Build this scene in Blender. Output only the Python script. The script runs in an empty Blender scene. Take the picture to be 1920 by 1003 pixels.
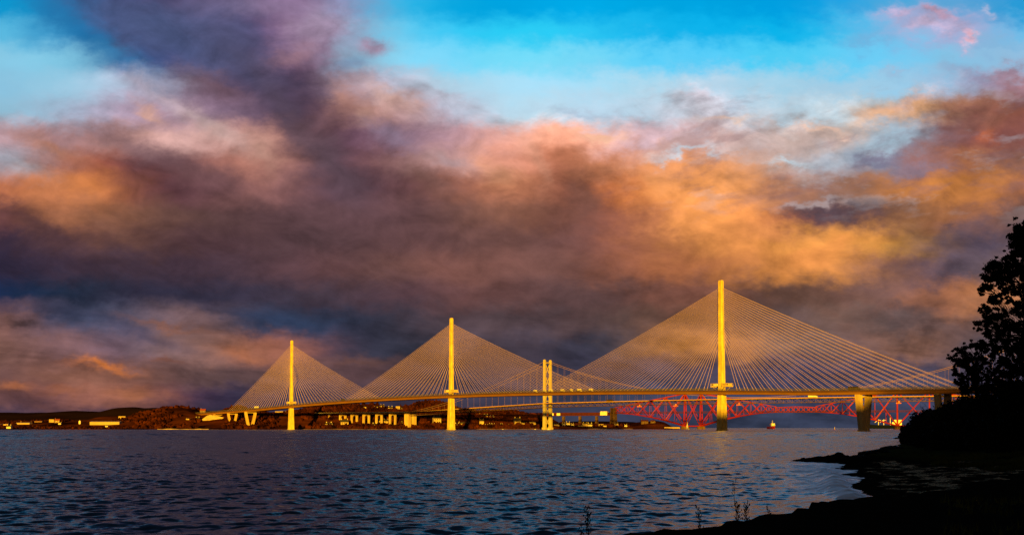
import bpy, bmesh, math, random
import numpy as np
from mathutils import Vector, Matrix

R = math.radians
scene = bpy.context.scene
COL = scene.collection
rnd = random.Random(7)

# ------------------------------------------------------------------ camera
CAM_H = 4.0
cam_d = bpy.data.cameras.new("camera")
cam = bpy.data.objects.new("camera", cam_d)
COL.objects.link(cam)
cam.location = (0, 0, CAM_H)
cam.rotation_euler = (R(90 + 2.3), 0, 0)
cam_d.sensor_width = 36.0
cam_d.lens = 36.0 * 2000.0 / 1920.0
cam_d.shift_y = 220.0 / 1920.0
cam_d.clip_start = 0.5
cam_d.clip_end = 90000.0
scene.camera = cam

# ------------------------------------------------------------------ colour management
EXPO = 0.9
vs = scene.view_settings
vs.view_transform = 'Standard'
vs.look = 'None'
vs.exposure = EXPO
vs.gamma = 1.0
vs.use_curve_mapping = False

# ------------------------------------------------------------------ sun
SUN_EL = 2.4
sun_d = bpy.data.lights.new("sun", 'SUN')
sun_d.energy = 5.0
sun_d.angle = R(0.5)
sun_d.color = (1.0, 0.50, 0.02)
sun = bpy.data.objects.new("sun", sun_d)
COL.objects.link(sun)
sun.rotation_euler = (R(90 - SUN_EL), 0, 0)

# ------------------------------------------------------------------ world: evening sky with clouds
def lin(c):
    out = []
    for v in c:
        v = v / 255.0
        out.append(v / 12.92 if v <= 0.04045 else ((v + 0.055) / 1.055) ** 2.4)
    return out

world = bpy.data.worlds.new("World")
scene.world = world
world.use_nodes = True
world.cycles.sampling_method = 'MANUAL'
world.cycles.sample_map_resolution = 512
NT = world.node_tree
NT.nodes.clear()
N, L = NT.nodes, NT.links

def M(op, a, b=None, c=None, clamp=False):
    n = N.new('ShaderNodeMath'); n.operation = op; n.use_clamp = clamp
    for i, v in enumerate((a, b, c)):
        if v is None: continue
        if isinstance(v, (int, float)): n.inputs[i].default_value = v
        else: L.new(v, n.inputs[i])
    return n.outputs[0]

def mixc(f, a, b):
    n = N.new('ShaderNodeMix'); n.data_type = 'RGBA'; n.clamp_factor = True
    ins = {'f': n.inputs[0], 'a': n.inputs[6], 'b': n.inputs[7]}
    for k, v in (('f', f), ('a', a), ('b', b)):
        if isinstance(v, (int, float)): ins[k].default_value = v
        elif isinstance(v, (tuple, list)): ins[k].default_value = (*v[:3], 1)
        else: L.new(v, ins[k])
    return n.outputs[2]

def smooth(x, lo, hi, a=0.0, b=1.0):
    n = N.new('ShaderNodeMapRange'); n.interpolation_type = 'SMOOTHSTEP'
    L.new(x, n.inputs[0])
    n.inputs[1].default_value = lo; n.inputs[2].default_value = hi
    n.inputs[3].default_value = a; n.inputs[4].default_value = b
    return n.outputs[0]

def noise(x, y, z, sx, sy, scale, detail=4, rough=0.55, rot=0.0, distort=0.0):
    if rot:
        c, s = math.cos(rot), math.sin(rot)
        x, y = M('ADD', M('MULTIPLY', x, c), M('MULTIPLY', y, s)), M('SUBTRACT', M('MULTIPLY', y, c), M('MULTIPLY', x, s))
    cb = N.new('ShaderNodeCombineXYZ')
    L.new(M('MULTIPLY', x, sx), cb.inputs[0]); L.new(M('MULTIPLY', y, sy), cb.inputs[1]); cb.inputs[2].default_value = z
    n = N.new('ShaderNodeTexNoise'); n.noise_dimensions = '3D'
    n.inputs['Scale'].default_value = scale; n.inputs['Detail'].default_value = detail
    n.inputs['Roughness'].default_value = rough; n.inputs['Distortion'].default_value = distort
    L.new(cb.outputs[0], n.inputs['Vector'])
    return M('SUBTRACT', n.outputs[0], 0.5)

tc = N.new('ShaderNodeTexCoord')
sp = N.new('ShaderNodeSeparateXYZ'); L.new(tc.outputs['Generated'], sp.inputs[0])
dx, dy, dz = sp.outputs
ay = M('MAXIMUM', M('ABSOLUTE', dy), 0.05)
# directions north of the viewer, in thousandths of the distance north
U = M('ADD', M('MULTIPLY', M('DIVIDE', dx, ay), 2.0), 0.96)       # 0 .. 1.92 across the view
V = M('MULTIPLY', M('DIVIDE', dz, ay), 2.0)                       # 0 at the horizon, 0.8 high up

# cloud banks: colour of the sky by height (rows) and bearing (stops); heights from 0.80 down to 0
ROWS = [
 (0.8015, [0, 150, 205,  47, 110, 165,  75, 75, 115,  100, 90, 125,  120, 108, 140,  140, 125, 160,  70, 180, 225,  0, 168, 224,  0, 163, 224,  0, 172, 234,  0, 165, 225,  0, 163, 224,  0, 158, 222,  0, 163, 227,  70, 168, 220,  90, 165, 215,  0, 155, 215]),
 (0.7515, [89, 184, 223,  15, 130, 185,  70, 80, 120,  80, 78, 115,  90, 80, 115,  150, 130, 158,  114, 199, 233,  64, 199, 244,  44, 204, 244,  44, 199, 244,  24, 184, 238,  14, 179, 235,  14, 179, 235,  24, 184, 235,  114, 189, 233,  164, 168, 208,  104, 189, 233]),
 (0.7015, [134, 199, 228,  124, 194, 223,  45, 100, 150,  78, 80, 115,  80, 75, 105,  125, 100, 125,  139, 210, 238,  124, 215, 249,  114, 220, 249,  124, 220, 249,  94, 210, 249,  84, 204, 249,  74, 204, 244,  94, 204, 244,  114, 204, 244,  134, 194, 228,  144, 189, 223]),
 (0.6515, [139, 194, 223,  154, 199, 223,  179, 189, 213,  110, 85, 105,  80, 70, 95,  105, 85, 100,  179, 173, 192,  174, 204, 223,  174, 225, 249,  174, 225, 249,  184, 220, 238,  194, 215, 233,  164, 210, 233,  164, 204, 228,  154, 204, 233,  154, 179, 208,  160, 120, 130]),
 (0.6015, [144, 189, 213,  164, 184, 208,  180, 156, 178,  153, 126, 147,  95, 75, 96,  100, 72, 86,  196, 146, 137,  185, 166, 183,  194, 220, 233,  189, 210, 228,  189, 215, 233,  200, 195, 205,  194, 210, 223,  189, 210, 223,  200, 170, 150,  175, 125, 100,  140, 85, 70]),
 (0.5515, [185, 151, 158,  174, 131, 132,  196, 146, 137,  196, 161, 158,  185, 136, 127,  90, 68, 81,  127, 95, 112,  174, 141, 153,  217, 161, 147,  238, 171, 142,  206, 181, 193,  180, 150, 145,  190, 175, 175,  180, 155, 145,  150, 165, 180,  125, 80, 75,  125, 80, 75]),
 (0.5015, [160, 165, 180,  174, 106, 81,  116, 75, 76,  121, 80, 79,  174, 121, 107,  90, 68, 79,  121, 85, 86,  174, 136, 132,  212, 146, 122,  174, 106, 76,  222, 151, 112,  205, 140, 90,  190, 150, 130,  160, 165, 175,  120, 110, 125,  165, 105, 80,  135, 95, 85]),
 (0.4515, [180, 106, 76,  227, 136, 71,  137, 82, 66,  97, 65, 71,  137, 95, 91,  90, 66, 76,  100, 70, 76,  127, 85, 76,  180, 116, 86,  132, 82, 66,  206, 126, 71,  235, 160, 96,  185, 125, 85,  150, 110, 95,  170, 110, 70,  190, 120, 65,  160, 100, 70]),
 (0.4015, [105, 65, 65,  150, 95, 65,  120, 80, 65,  88, 64, 62,  85, 62, 65,  88, 65, 70,  95, 68, 72,  100, 72, 70,  130, 88, 72,  115, 75, 65,  160, 100, 70,  232, 154, 88,  190, 120, 70,  95, 72, 75,  130, 90, 65,  150, 95, 65,  120, 85, 75]),
 (0.3515, [52, 40, 55,  85, 58, 60,  85, 58, 55,  72, 52, 58,  75, 55, 60,  80, 60, 65,  90, 65, 68,  95, 68, 68,  100, 70, 65,  105, 72, 68,  140, 88, 65,  175, 115, 65,  205, 135, 70,  225, 155, 70,  180, 125, 65,  90, 75, 85,  100, 80, 85]),
 (0.3015, [49, 42, 62,  63, 48, 62,  65, 50, 62,  65, 50, 62,  76, 58, 67,  89, 63, 67,  99, 71, 69,  116, 79, 73,  111, 77, 71,  108, 74, 67,  140, 88, 65,  164, 104, 65,  187, 123, 67,  211, 136, 71,  129, 91, 82,  99, 82, 93,  117, 91, 87]),
 (0.2515, [28, 42, 73,  36, 46, 67,  49, 46, 65,  47, 46, 65,  55, 50, 67,  65, 55, 67,  76, 58, 67,  94, 66, 67,  96, 68, 67,  88, 66, 67,  99, 70, 65,  129, 85, 71,  99, 74, 67,  123, 85, 71,  123, 88, 82,  187, 119, 82,  199, 131, 87]),
 (0.2015, [128, 89, 83,  73, 76, 102,  97, 89, 108,  125, 95, 96,  59, 65, 88,  54, 58, 79,  55, 54, 69,  79, 63, 69,  82, 66, 71,  82, 63, 65,  93, 70, 65,  111, 77, 65,  93, 74, 74,  117, 88, 78,  93, 77, 78,  123, 91, 85,  129, 96, 87]),
 (0.1515, [128, 90, 82,  123, 89, 90,  105, 84, 97,  142, 105, 97,  171, 105, 79,  88, 65, 75,  58, 54, 67,  58, 54, 67,  72, 61, 71,  58, 54, 67,  99, 77, 74,  164, 108, 71,  129, 96, 82,  99, 82, 85,  146, 102, 85,  93, 77, 82,  99, 79, 82]),
 (0.1015, [105, 73, 70,  134, 89, 75,  125, 83, 72,  105, 78, 78,  102, 76, 78,  99, 73, 78,  79, 58, 62,  65, 56, 67,  68, 59, 72,  58, 56, 74,  76, 68, 85,  93, 77, 87,  72, 68, 93,  68, 62, 85,  72, 66, 85,  76, 68, 85,  76, 68, 85]),
 (0.0615, [107, 72, 72,  120, 78, 75,  157, 99, 79,  64, 52, 70,  64, 55, 72,  67, 58, 75,  63, 54, 69,  63, 56, 72,  63, 59, 76,  58, 59, 78,  64, 66, 87,  68, 68, 93,  64, 68, 96,  64, 68, 96,  64, 68, 93,  64, 68, 93,  64, 68, 93]),
 (0.0150, [56, 48, 68,  56, 48, 68,  56, 48, 68,  53, 48, 68,  53, 48, 68,  54, 50, 70,  52, 48, 67,  54, 50, 69,  54, 55, 73,  54, 57, 76,  54, 58, 81,  54, 61, 83,  54, 61, 83,  54, 61, 83,  54, 58, 79,  54, 58, 79,  54, 58, 79]),
]
# bends of the cloud masses
w1 = noise(U, V, 3.1, 1, 1, 3.2, 3, 0.5)
w2 = noise(U, V, 9.7, 1, 1, 3.2, 3, 0.5)
w3 = noise(U, V, 21.3, 1, 1.6, 11.0, 4, 0.6)
w4 = noise(U, V, 33.9, 1, 1.6, 11.0, 4, 0.6)
calm = smooth(U, 0.9, 1.25, 0.75, 1.2)             # the bank on the west side is smeared by rain, the east is ragged
Uw = M('ADD', M('ADD', U, M('MULTIPLY', w1, 0.055)), M('MULTIPLY', M('MULTIPLY', w3, 0.11), calm))
Vw = M('ADD', M('ADD', V, M('MULTIPLY', w2, 0.035)), M('MULTIPLY', M('MULTIPLY', w4, 0.07), calm))
w5 = noise(U, V, 61.3, 1, 1.5, 30.0, 5, 0.62)
w6 = noise(U, V, 83.9, 1, 1.5, 30.0, 5, 0.62)
Uw = M('ADD', Uw, M('MULTIPLY', M('MULTIPLY', w5, 0.05), calm))
Vw = M('ADD', Vw, M('MULTIPLY', M('MULTIPLY', w6, 0.035), calm))
up = M('MULTIPLY', Uw, 1 / 1.92)
col = None
for i, (v, nums) in enumerate(ROWS):
    rp = N.new('ShaderNodeValToRGB'); cr = rp.color_ramp
    cr.interpolation = 'B_SPLINE'
    n = len(nums) // 3
    while len(cr.elements) < n: cr.elements.new(0.5)
    for k in range(n):
        cr.elements[k].position = min(1.0, k / (n - 1))
    cs = np.array([lin(nums[3 * k:3 * k + 3]) for k in range(n)])
    if 0.22 < v < 0.56: cs[3:13] *= np.array([1.16, 1.07, 1.04])      # the bank glows warmer in its middle
    sm = np.vstack([cs[:1], cs, cs[-1:]])
    cs2 = np.clip(cs * 1.42 - 0.21 * (sm[:-2] + sm[2:]), 0.3 * cs, None)      # undo the blur of the spline
    for k in range(n):
        cr.elements[k].color = (*cs2[k], 1)
    L.new(up, rp.inputs[0])
    if col is None: col = rp.outputs[0]
    else: col = mixc(smooth(Vw, v, ROWS[i - 1][0], 1.0, 0.0), col, rp.outputs[0])

# separate clouds: bearing, height, half width, half height, tilt, colour, strength
def puff(col, u, v, a, b, tilt, c, s, soft=1.0):
    cx = M('SUBTRACT', Uw, u / 1000.0); cy = M('SUBTRACT', Vw, (801.5 - v) / 1000.0)
    ct, st = math.cos(tilt), math.sin(tilt)
    ex = M('ADD', M('MULTIPLY', cx, ct * 1000 / a), M('MULTIPLY', cy, st * 1000 / a))
    ey = M('ADD', M('MULTIPLY', cx, -st * 1000 / b), M('MULTIPLY', cy, ct * 1000 / b))
    d = M('ADD', M('MULTIPLY', ex, ex), M('MULTIPLY', ey, ey))
    return mixc(M('MULTIPLY', M('EXPONENT', M('MULTIPLY', d, -1.25)), s), col, lin(c))
PUFFS = [
 (270, 30, 170, 50, -0.45, (78, 92, 134), 0.6), (420, 60, 120, 60, -0.4, (86, 90, 128), 0.5), (960, 190, 170, 40, 0.0, (176, 218, 240), 0.45), (1200, 120, 200, 40, 0.0, (110, 208, 244), 0.4),
 (165, 62, 150, 26, -0.62, (22, 112, 168), 0.65), (300, 55, 150, 46, -0.5, (72, 86, 126), 0.75), (420, 85, 120, 50, -0.5, (80, 84, 120), 0.65),
 (520, 190, 150, 40, -0.85, (80, 68, 86), 0.7), (620, 300, 120, 46, -0.85, (86, 70, 80), 0.65),
 (590, 50, 66, 42, 0.5, (164, 142, 168), 0.65), (545, 98, 46, 20, 0.25, (166, 126, 138), 0.55), (600, 85, 18, 34, -0.4, (122, 98, 124), 0.5),
 (688, 76, 28, 20, -0.3, (168, 122, 146), 0.75), (652, 112, 34, 14, 0.3, (118, 150, 185), 0.6), (400, 158, 80, 22, -0.45, (118, 88, 98), 0.6),
 (255, 150, 60, 20, -0.5, (176, 165, 185), 0.5), (335, 195, 80, 12, -0.5, (196, 176, 188), 0.6), (283, 203, 32, 14, -0.5, (218, 166, 144), 0.75),
 (395, 232, 100, 20, -0.55, (188, 158, 152), 0.7), (490, 272, 42, 30, -0.75, (184, 140, 126), 0.75), (240, 262, 130, 20, -0.3, (142, 112, 120), 0.5),
 (330, 305, 190, 26, -0.42, (104, 75, 80), 0.65), (80, 272, 70, 18, -0.38, (184, 122, 92), 0.65), (100, 365, 110, 46, -0.45, (176, 112, 84), 0.55),
 (35, 312, 46, 13, -0.4, (165, 168, 178), 0.6), (70, 420, 120, 18, -0.5, (70, 50, 60), 0.55), (200, 425, 60, 16, -0.6, (130, 88, 72), 0.4),
 (640, 172, 30, 26, -0.8, (188, 134, 118), 0.65), (735, 178, 66, 20, -0.45, (212, 166, 150), 0.65), (690, 215, 26, 22, -0.6, (196, 148, 128), 0.5),
 (735, 250, 52, 22, -0.5, (142, 124, 146), 0.65), (845, 180, 90, 11, -0.42, (176, 172, 186), 0.55), (840, 300, 40, 14, -0.2, (166, 148, 156), 0.5),
 (925, 325, 46, 26, -0.6, (222, 154, 112), 0.55), (800, 340, 60, 20, -0.5, (120, 86, 78), 0.5),
 (1120, 250, 56, 10, 0.02, (242, 188, 152), 0.75), (1090, 355, 34, 66, 0.0, (112, 78, 70), 0.6), (1005, 300, 18, 55, 0.1, (206, 150, 124), 0.4), (1110, 300, 60, 24, 0.0, (176, 116, 84), 0.4),
 (1330, 395, 90, 50, -0.4, (242, 154, 82), 0.72), (1250, 322, 56, 34, -0.3, (240, 158, 96), 0.6), (1455, 430, 95, 26, -0.1, (220, 138, 82), 0.6), (1560, 465, 95, 34, 0.35, (238, 146, 80), 0.65),
 (1300, 175, 60, 14, -0.1, (222, 205, 215), 0.6), (1370, 212, 60, 8, 0.12, (240, 195, 165), 0.6),
 (1270, 262, 70, 14, 0.3, (190, 160, 155), 0.6), (1290, 278, 70, 9, 0.15, (190, 220, 235), 0.7),
 (1480, 296, 60, 9, -0.15, (190, 215, 228), 0.7), (1690, 205, 90, 16, 0.22, (236, 170, 110), 0.75),
 (1720, 185, 70, 14, 0.35, (225, 190, 185), 0.5), (1540, 234, 60, 8, -0.12, (236, 190, 165), 0.7),
 (1670, 258, 60, 24, 0.25, (160, 190, 208), 0.6), (1820, 235, 95, 42, 0.42, (126, 82, 76), 0.8),
 (1870, 245, 24, 22, 0.3, (190, 105, 70), 0.6), (1650, 300, 60, 16, 0.3, (105, 98, 120), 0.7),
 (1730, 312, 60, 9, 0.1, (120, 112, 132), 0.6), (1562, 386, 98, 17, -0.03, (86, 68, 76), 0.97),
 (1530, 370, 70, 9, 0.10, (196, 190, 196), 0.40), (1860, 320, 60, 30, -0.3, (205, 130, 65), 0.5),
 (1760, 350, 70, 22, 0.1, (195, 122, 62), 0.4), (1840, 395, 90, 12, 0.32, (170, 108, 72), 0.6),
 (1830, 420, 90, 26, 0.35, (95, 78, 88), 0.5), (1840, 565, 90, 22, 0.22, (176, 115, 80), 0.7),
 (1700, 560, 60, 10, 0.1, (150, 98, 75), 0.5), (1720, 640, 70, 16, 0.12, (138, 98, 82), 0.6),
 (1600, 610, 50, 16, 0.2, (118, 85, 76), 0.5), (1290, 650, 75, 26, 0.2, (178, 118, 70), 0.65),
 (1385, 660, 40, 24, -0.1, (170, 112, 76), 0.6), (1330, 700, 80, 16, 0.0, (58, 56, 84), 0.5),
 (190, 684, 62, 8, -0.14, (205, 116, 58), 0.9), (310, 675, 35, 6, -0.1, (125, 75, 58), 0.6),
 (455, 658, 62, 11, -0.14, (176, 104, 66), 0.85), (310, 612, 90, 8, -0.16, (146, 92, 68), 0.65), (400, 640, 150, 20, -0.2, (104, 78, 76), 0.5), (500, 700, 200, 12, 0.0, (80, 58, 56), 0.45),
 (28, 725, 45, 10, -0.1, (168, 100, 66), 0.8), (125, 728, 40, 10, 0.15, (146, 88, 64), 0.7),
 (250, 736, 55, 12, -0.05, (156, 96, 68), 0.8), (30, 603, 50, 9, -0.15, (52, 40, 42), 0.7),
 (250, 622, 120, 12, -0.32, (62, 62, 88), 0.5), (660, 675, 80, 12, 0.0, (112, 74, 60), 0.5),
 (470, 590, 130, 14, -0.16, (44, 56, 84), 0.6), (90, 585, 100, 12, -0.1, (46, 56, 84), 0.5),
 (1725, 40, 95, 32, 0.0, (166, 172, 212), 0.8), (1690, 20, 45, 13, 0.25, (205, 180, 212), 0.8), (1765, 18, 30, 14, -0.3, (225, 175, 200), 0.8),
 (1745, 48, 60, 14, 0.1, (212, 186, 214), 0.7), (1620, 72, 50, 12, 0.2, (120, 172, 214), 0.5), (1880, 75, 60, 12, -0.1, (130, 178, 215), 0.6), (1815, 66, 20, 12, -0.4, (235, 180, 195), 0.85),
 (1850, 12, 16, 8, 0.1, (180, 185, 215), 0.7), (1850, 135, 60, 18, -0.3, (140, 135, 165), 0.6),
 (1905, 128, 25, 14, 0.3, (165, 120, 135), 0.6), (1690, 128, 30, 9, 0.2, (165, 180, 208), 0.5),
 (1080, 205, 90, 10, -0.08, (165, 178, 198), 0.5),
]
for p in PUFFS: col = puff(col, *p)

# ragged streaks in the broken cloud of the east
reg = M('MULTIPLY', smooth(U, 1.12, 1.35), M('MULTIPLY', smooth(V, 0.36, 0.45), smooth(V, 0.60, 0.68, 1.0, 0.0)))
s1 = noise(U, V, 51.0, 1, 2.6, 7.0, 7, 0.6, rot=0.14, distort=0.15)
s2 = noise(U, V, 71.0, 1, 2.8, 6.0, 7, 0.6, rot=0.2, distort=0.2)
col = mixc(M('MULTIPLY', M('MULTIPLY', smooth(s1, 0.04, 0.16), reg), 0.20), col, lin((190, 198, 210)))
col = mixc(M('MULTIPLY', M('MULTIPLY', smooth(s2, 0.02, 0.14), reg), 0.36), col, lin((118, 94, 104)))
# light and dark texture inside every cloud; the clear blue stays smooth
sep = N.new('ShaderNodeSeparateColor'); L.new(col, sep.inputs[0])
blue = M('SUBTRACT', sep.outputs[2], sep.outputs[0])
cloudy = smooth(blue, 0.08, 0.45, 1.0, 0.07)
t1 = noise(U, V, 5.5, 1, 1.9, 5.5, 8, 0.6, rot=0.10, distort=0.3)
t2 = noise(U, V, 15.5, 1, 3.4, 4.0, 6, 0.6, rot=-0.55)           # rain shafts leaning down to the east
t3 = noise(U, V, 44.0, 1, 5.5, 4.5, 6, 0.6, rot=-0.10, distort=0.4)     # flat layers low in the west
low3 = smooth(V, 0.17, 0.26, 1.0, 0.0)
g = M('ADD', M('MULTIPLY', M('MULTIPLY', t1, smooth(U, 0.7, 1.3, 0.6, 1.15)), 1.2), M('MULTIPLY', t2, 0.6))
g = M('ADD', g, M('MULTIPLY', M('MULTIPLY', t3, low3), 1.5))
# billows: tops brighter than undersides
Vu = M('ADD', V, 0.016); Uu = M('SUBTRACT', U, 0.010)
b1 = noise(U, V, 27.7, 1, 1.5, 11.0, 6, 0.58, distort=0.5); b2 = noise(Uu, Vu, 27.7, 1, 1.5, 11.0, 6, 0.58, distort=0.5)
t4 = noise(U, V, 63.1, 1, 1.6, 17.0, 6, 0.62)
g = M('ADD', g, M('ADD', M('MULTIPLY', M('SUBTRACT', b1, b2), 1.0), M('MULTIPLY', t4, 0.22)))
g = M('ADD', 1.0, M('MULTIPLY', g, cloudy))
vm = N.new('ShaderNodeVectorMath'); vm.operation = 'SCALE'; L.new(col, vm.inputs[0]); L.new(g, vm.inputs[3])
col = vm.outputs[0]

# overhead: clear dark blue with a little high cloud; below the horizon: dark
col = mixc(smooth(V, 0.80, 1.3), col, lin((36, 60, 86)))
# around and behind the viewer: the physical sky
sky = N.new('ShaderNodeTexSky'); sky.sky_type = 'NISHITA'; sky.sun_disc = False
sky.sun_elevation = R(SUN_EL); sky.sun_rotation = R(180); sky.air_density = 1.6; sky.dust_density = 2.0
ns = N.new('ShaderNodeVectorMath'); ns.operation = 'SCALE'; L.new(sky.outputs[0], ns.inputs[0]); ns.inputs[3].default_value = 0.05
front = smooth(dy, 0.10, 0.45)
col = mixc(front, ns.outputs[0], col)
col = mixc(smooth(dz, -0.03, -0.004, 1.0, 0.0), col, lin((24, 26, 34)))
bg = N.new('ShaderNodeBackground'); L.new(col, bg.inputs[0])
bg.inputs[1].default_value = 2 ** -EXPO
wo = N.new('ShaderNodeOutputWorld'); L.new(bg.outputs[0], wo.inputs[0])

# ------------------------------------------------------------------ helpers
def tag(o, label=None, cat=None, group=None, kind=None):
    if label: o['label'] = label
    if cat: o['category'] = cat
    if group: o['group'] = group
    if kind: o['kind'] = kind
    return o

def empty(name, loc=(0, 0, 0), rz=0.0, parent=None):
    o = bpy.data.objects.new(name, None); COL.objects.link(o)
    o.location = loc; o.rotation_euler = (0, 0, rz); o.empty_display_size = 0.5
    if parent: o.parent = parent
    return o

class MB:
    """collects shapes and links them as one mesh object"""
    def __init__(s): s.v, s.f, s.m = [], [], []; s.mi = 0
    def add(s, vs, fs):
        b = len(s.v); s.v += [tuple(p) for p in vs]
        s.f += [tuple(b + i for i in f) for f in fs]; s.m += [s.mi] * len(fs)
        return s
    def box(s, c, size, rz=0.0, frame=None, top=None):
        x, y, z = size[0] / 2, size[1] / 2, size[2] / 2
        tx, ty = (top[0] / 2, top[1] / 2) if top else (x, y)
        P = [(-x, -y, -z), (x, -y, -z), (x, y, -z), (-x, y, -z), (-tx, -ty, z), (tx, -ty, z), (tx, ty, z), (-tx, ty, z)]
        if frame: A, B = frame
        else: A, B = (math.cos(rz), math.sin(rz)), (-math.sin(rz), math.cos(rz))
        vs = [(c[0] + p[0] * A[0] + p[1] * B[0], c[1] + p[0] * A[1] + p[1] * B[1], c[2] + p[2]) for p in P]
        return s.add(vs, [(0, 3, 2, 1), (4, 5, 6, 7), (0, 1, 5, 4), (1, 2, 6, 5), (2, 3, 7, 6), (3, 0, 4, 7)])
    def bar(s, a, b, w, h=None, w2=None):
        a, b = Vector(a), Vector(b); h = h or w
        d = (b - a)
        if d.length < 1e-6: return s
        d.normalize()
        upv = Vector((0, 0, 1)) if abs(d.z) < 0.97 else Vector((0, 1, 0))
        r = d.cross(upv).normalized(); u = r.cross(d).normalized()
        k = (w2 / w) if w2 else 1.0
        vs = []
        for p, q in ((a, 1.0), (b, k)):
            for i, j in ((-1, -1), (1, -1), (1, 1), (-1, 1)):
                vs.append(p + r * (i * w / 2 * q) + u * (j * h / 2 * q))
        return s.add(vs, [(0, 1, 2, 3), (7, 6, 5, 4), (0, 4, 5, 1), (1, 5, 6, 2), (2, 6, 7, 3), (3, 7, 4, 0)])
    def tube(s, pts, rad, n=6, cap=True):
        pts = [Vector(p) for p in pts]
        if not hasattr(rad, '__len__'): rad = [rad] * len(pts)
        base = len(s.v); prev = None
        for i, p in enumerate(pts):
            d = (pts[min(i + 1, len(pts) - 1)] - pts[max(i - 1, 0)])
            d = d.normalized() if d.length > 1e-9 else Vector((0, 0, 1))
            upv = Vector((0, 0, 1)) if abs(d.z) < 0.95 else Vector((0, 1, 0))
            r = d.cross(upv).normalized(); u = r.cross(d).normalized()
            for k in range(n):
                a = 2 * math.pi * k / n
                s.v.append(tuple(p + (r * math.cos(a) + u * math.sin(a)) * rad[i]))
        for i in range(len(pts) - 1):
            for k in range(n):
                a, b = base + i * n + k, base + i * n + (k + 1) % n
                s.f.append((a, b, b + n, a + n)); s.m.append(s.mi)
        if cap:
            s.f.append(tuple(base + k for k in range(n))[::-1]); s.m.append(s.mi)
            s.f.append(tuple(base + (len(pts) - 1) * n + k for k in range(n))); s.m.append(s.mi)
        return s
    def loft(s, rings, cap=True):
        n = len(rings[0]); base = len(s.v)
        for r in rings: s.v += [tuple(p) for p in r]
        for i in range(len(rings) - 1):
            for k in range(n):
                a, b = base + i * n + k, base + i * n + (k + 1) % n
                s.f.append((a, b, b + n, a + n)); s.m.append(s.mi)
        if cap:
            s.f.append(tuple(base + k for k in range(n))[::-1]); s.m.append(s.mi)
            s.f.append(tuple(base + (len(rings) - 1) * n + k for k in range(n))); s.m.append(s.mi)
        return s
    def build(s, name, mats, parent=None, smooth=False, origin=None):
        me = bpy.data.meshes.new(name)
        vs = s.v
        if origin: vs = [(p[0] - origin[0], p[1] - origin[1], p[2] - origin[2]) for p in vs]
        me.from_pydata(vs, [], s.f)
        for m in (mats if isinstance(mats, (list, tuple)) else [mats]): me.materials.append(m)
        if any(s.m): me.polygons.foreach_set('material_index', s.m)
        if smooth: me.polygons.foreach_set('use_smooth', [True] * len(me.polygons))
        me.update()
        bm = bmesh.new(); bm.from_mesh(me); bmesh.ops.recalc_face_normals(bm, faces=bm.faces); bm.to_mesh(me); bm.free()
        o = bpy.data.objects.new(name, me); COL.objects.link(o)
        if parent: o.parent = parent
        if origin: o.location = origin
        return o

def np_mesh(name, V3, F4, mat, smooth_=True):
    me = bpy.data.meshes.new(name)
    V3 = np.asarray(V3, np.float32); F4 = np.asarray(F4, np.int32)
    k = F4.shape[1]
    me.vertices.add(len(V3)); me.vertices.foreach_set('co', V3.ravel())
    me.loops.add(F4.size); me.loops.foreach_set('vertex_index', F4.ravel())
    me.polygons.add(len(F4)); me.polygons.foreach_set('loop_start', np.arange(0, F4.size, k, dtype=np.int32))
    me.polygons.foreach_set('loop_total', np.full(len(F4), k, np.int32))
    me.polygons.foreach_set('use_smooth', np.full(len(F4), smooth_, bool))
    me.materials.append(mat); me.update(); me.validate()
    o = bpy.data.objects.new(name, me); COL.objects.link(o)
    return o

def grid_faces(nr, nc, off=0):
    i = np.arange(nr - 1)[:, None] * nc + np.arange(nc - 1)[None, :] + off
    return np.stack([i, i + 1, i + nc + 1, i + nc], -1).reshape(-1, 4)

_rs = np.random.RandomState(5)
_lat = _rs.rand(256, 256)
def vnoise(x, y):
    x = np.asarray(x, float); y = np.asarray(y, float)
    xi, yi = np.floor(x).astype(int), np.floor(y).astype(int)
    fx, fy = x - xi, y - yi
    fx = fx * fx * (3 - 2 * fx); fy = fy * fy * (3 - 2 * fy)
    g = lambda a, b: _lat[a & 255, b & 255]
    return (g(xi, yi) * (1 - fx) + g(xi + 1, yi) * fx) * (1 - fy) + (g(xi, yi + 1) * (1 - fx) + g(xi + 1, yi + 1) * fx) * fy - 0.5
def fbm(x, y, o=4):
    t, a, k = 0, 1, 1
    for i in range(o):
        t = t + a * vnoise(x * k + 17.3 * i, y * k + 9.1 * i); a *= 0.5; k *= 2.03
    return t
def sstep(x, a, b):
    t = np.clip((np.asarray(x, float) - a) / (b - a), 0, 1); return t * t * (3 - 2 * t)

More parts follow.
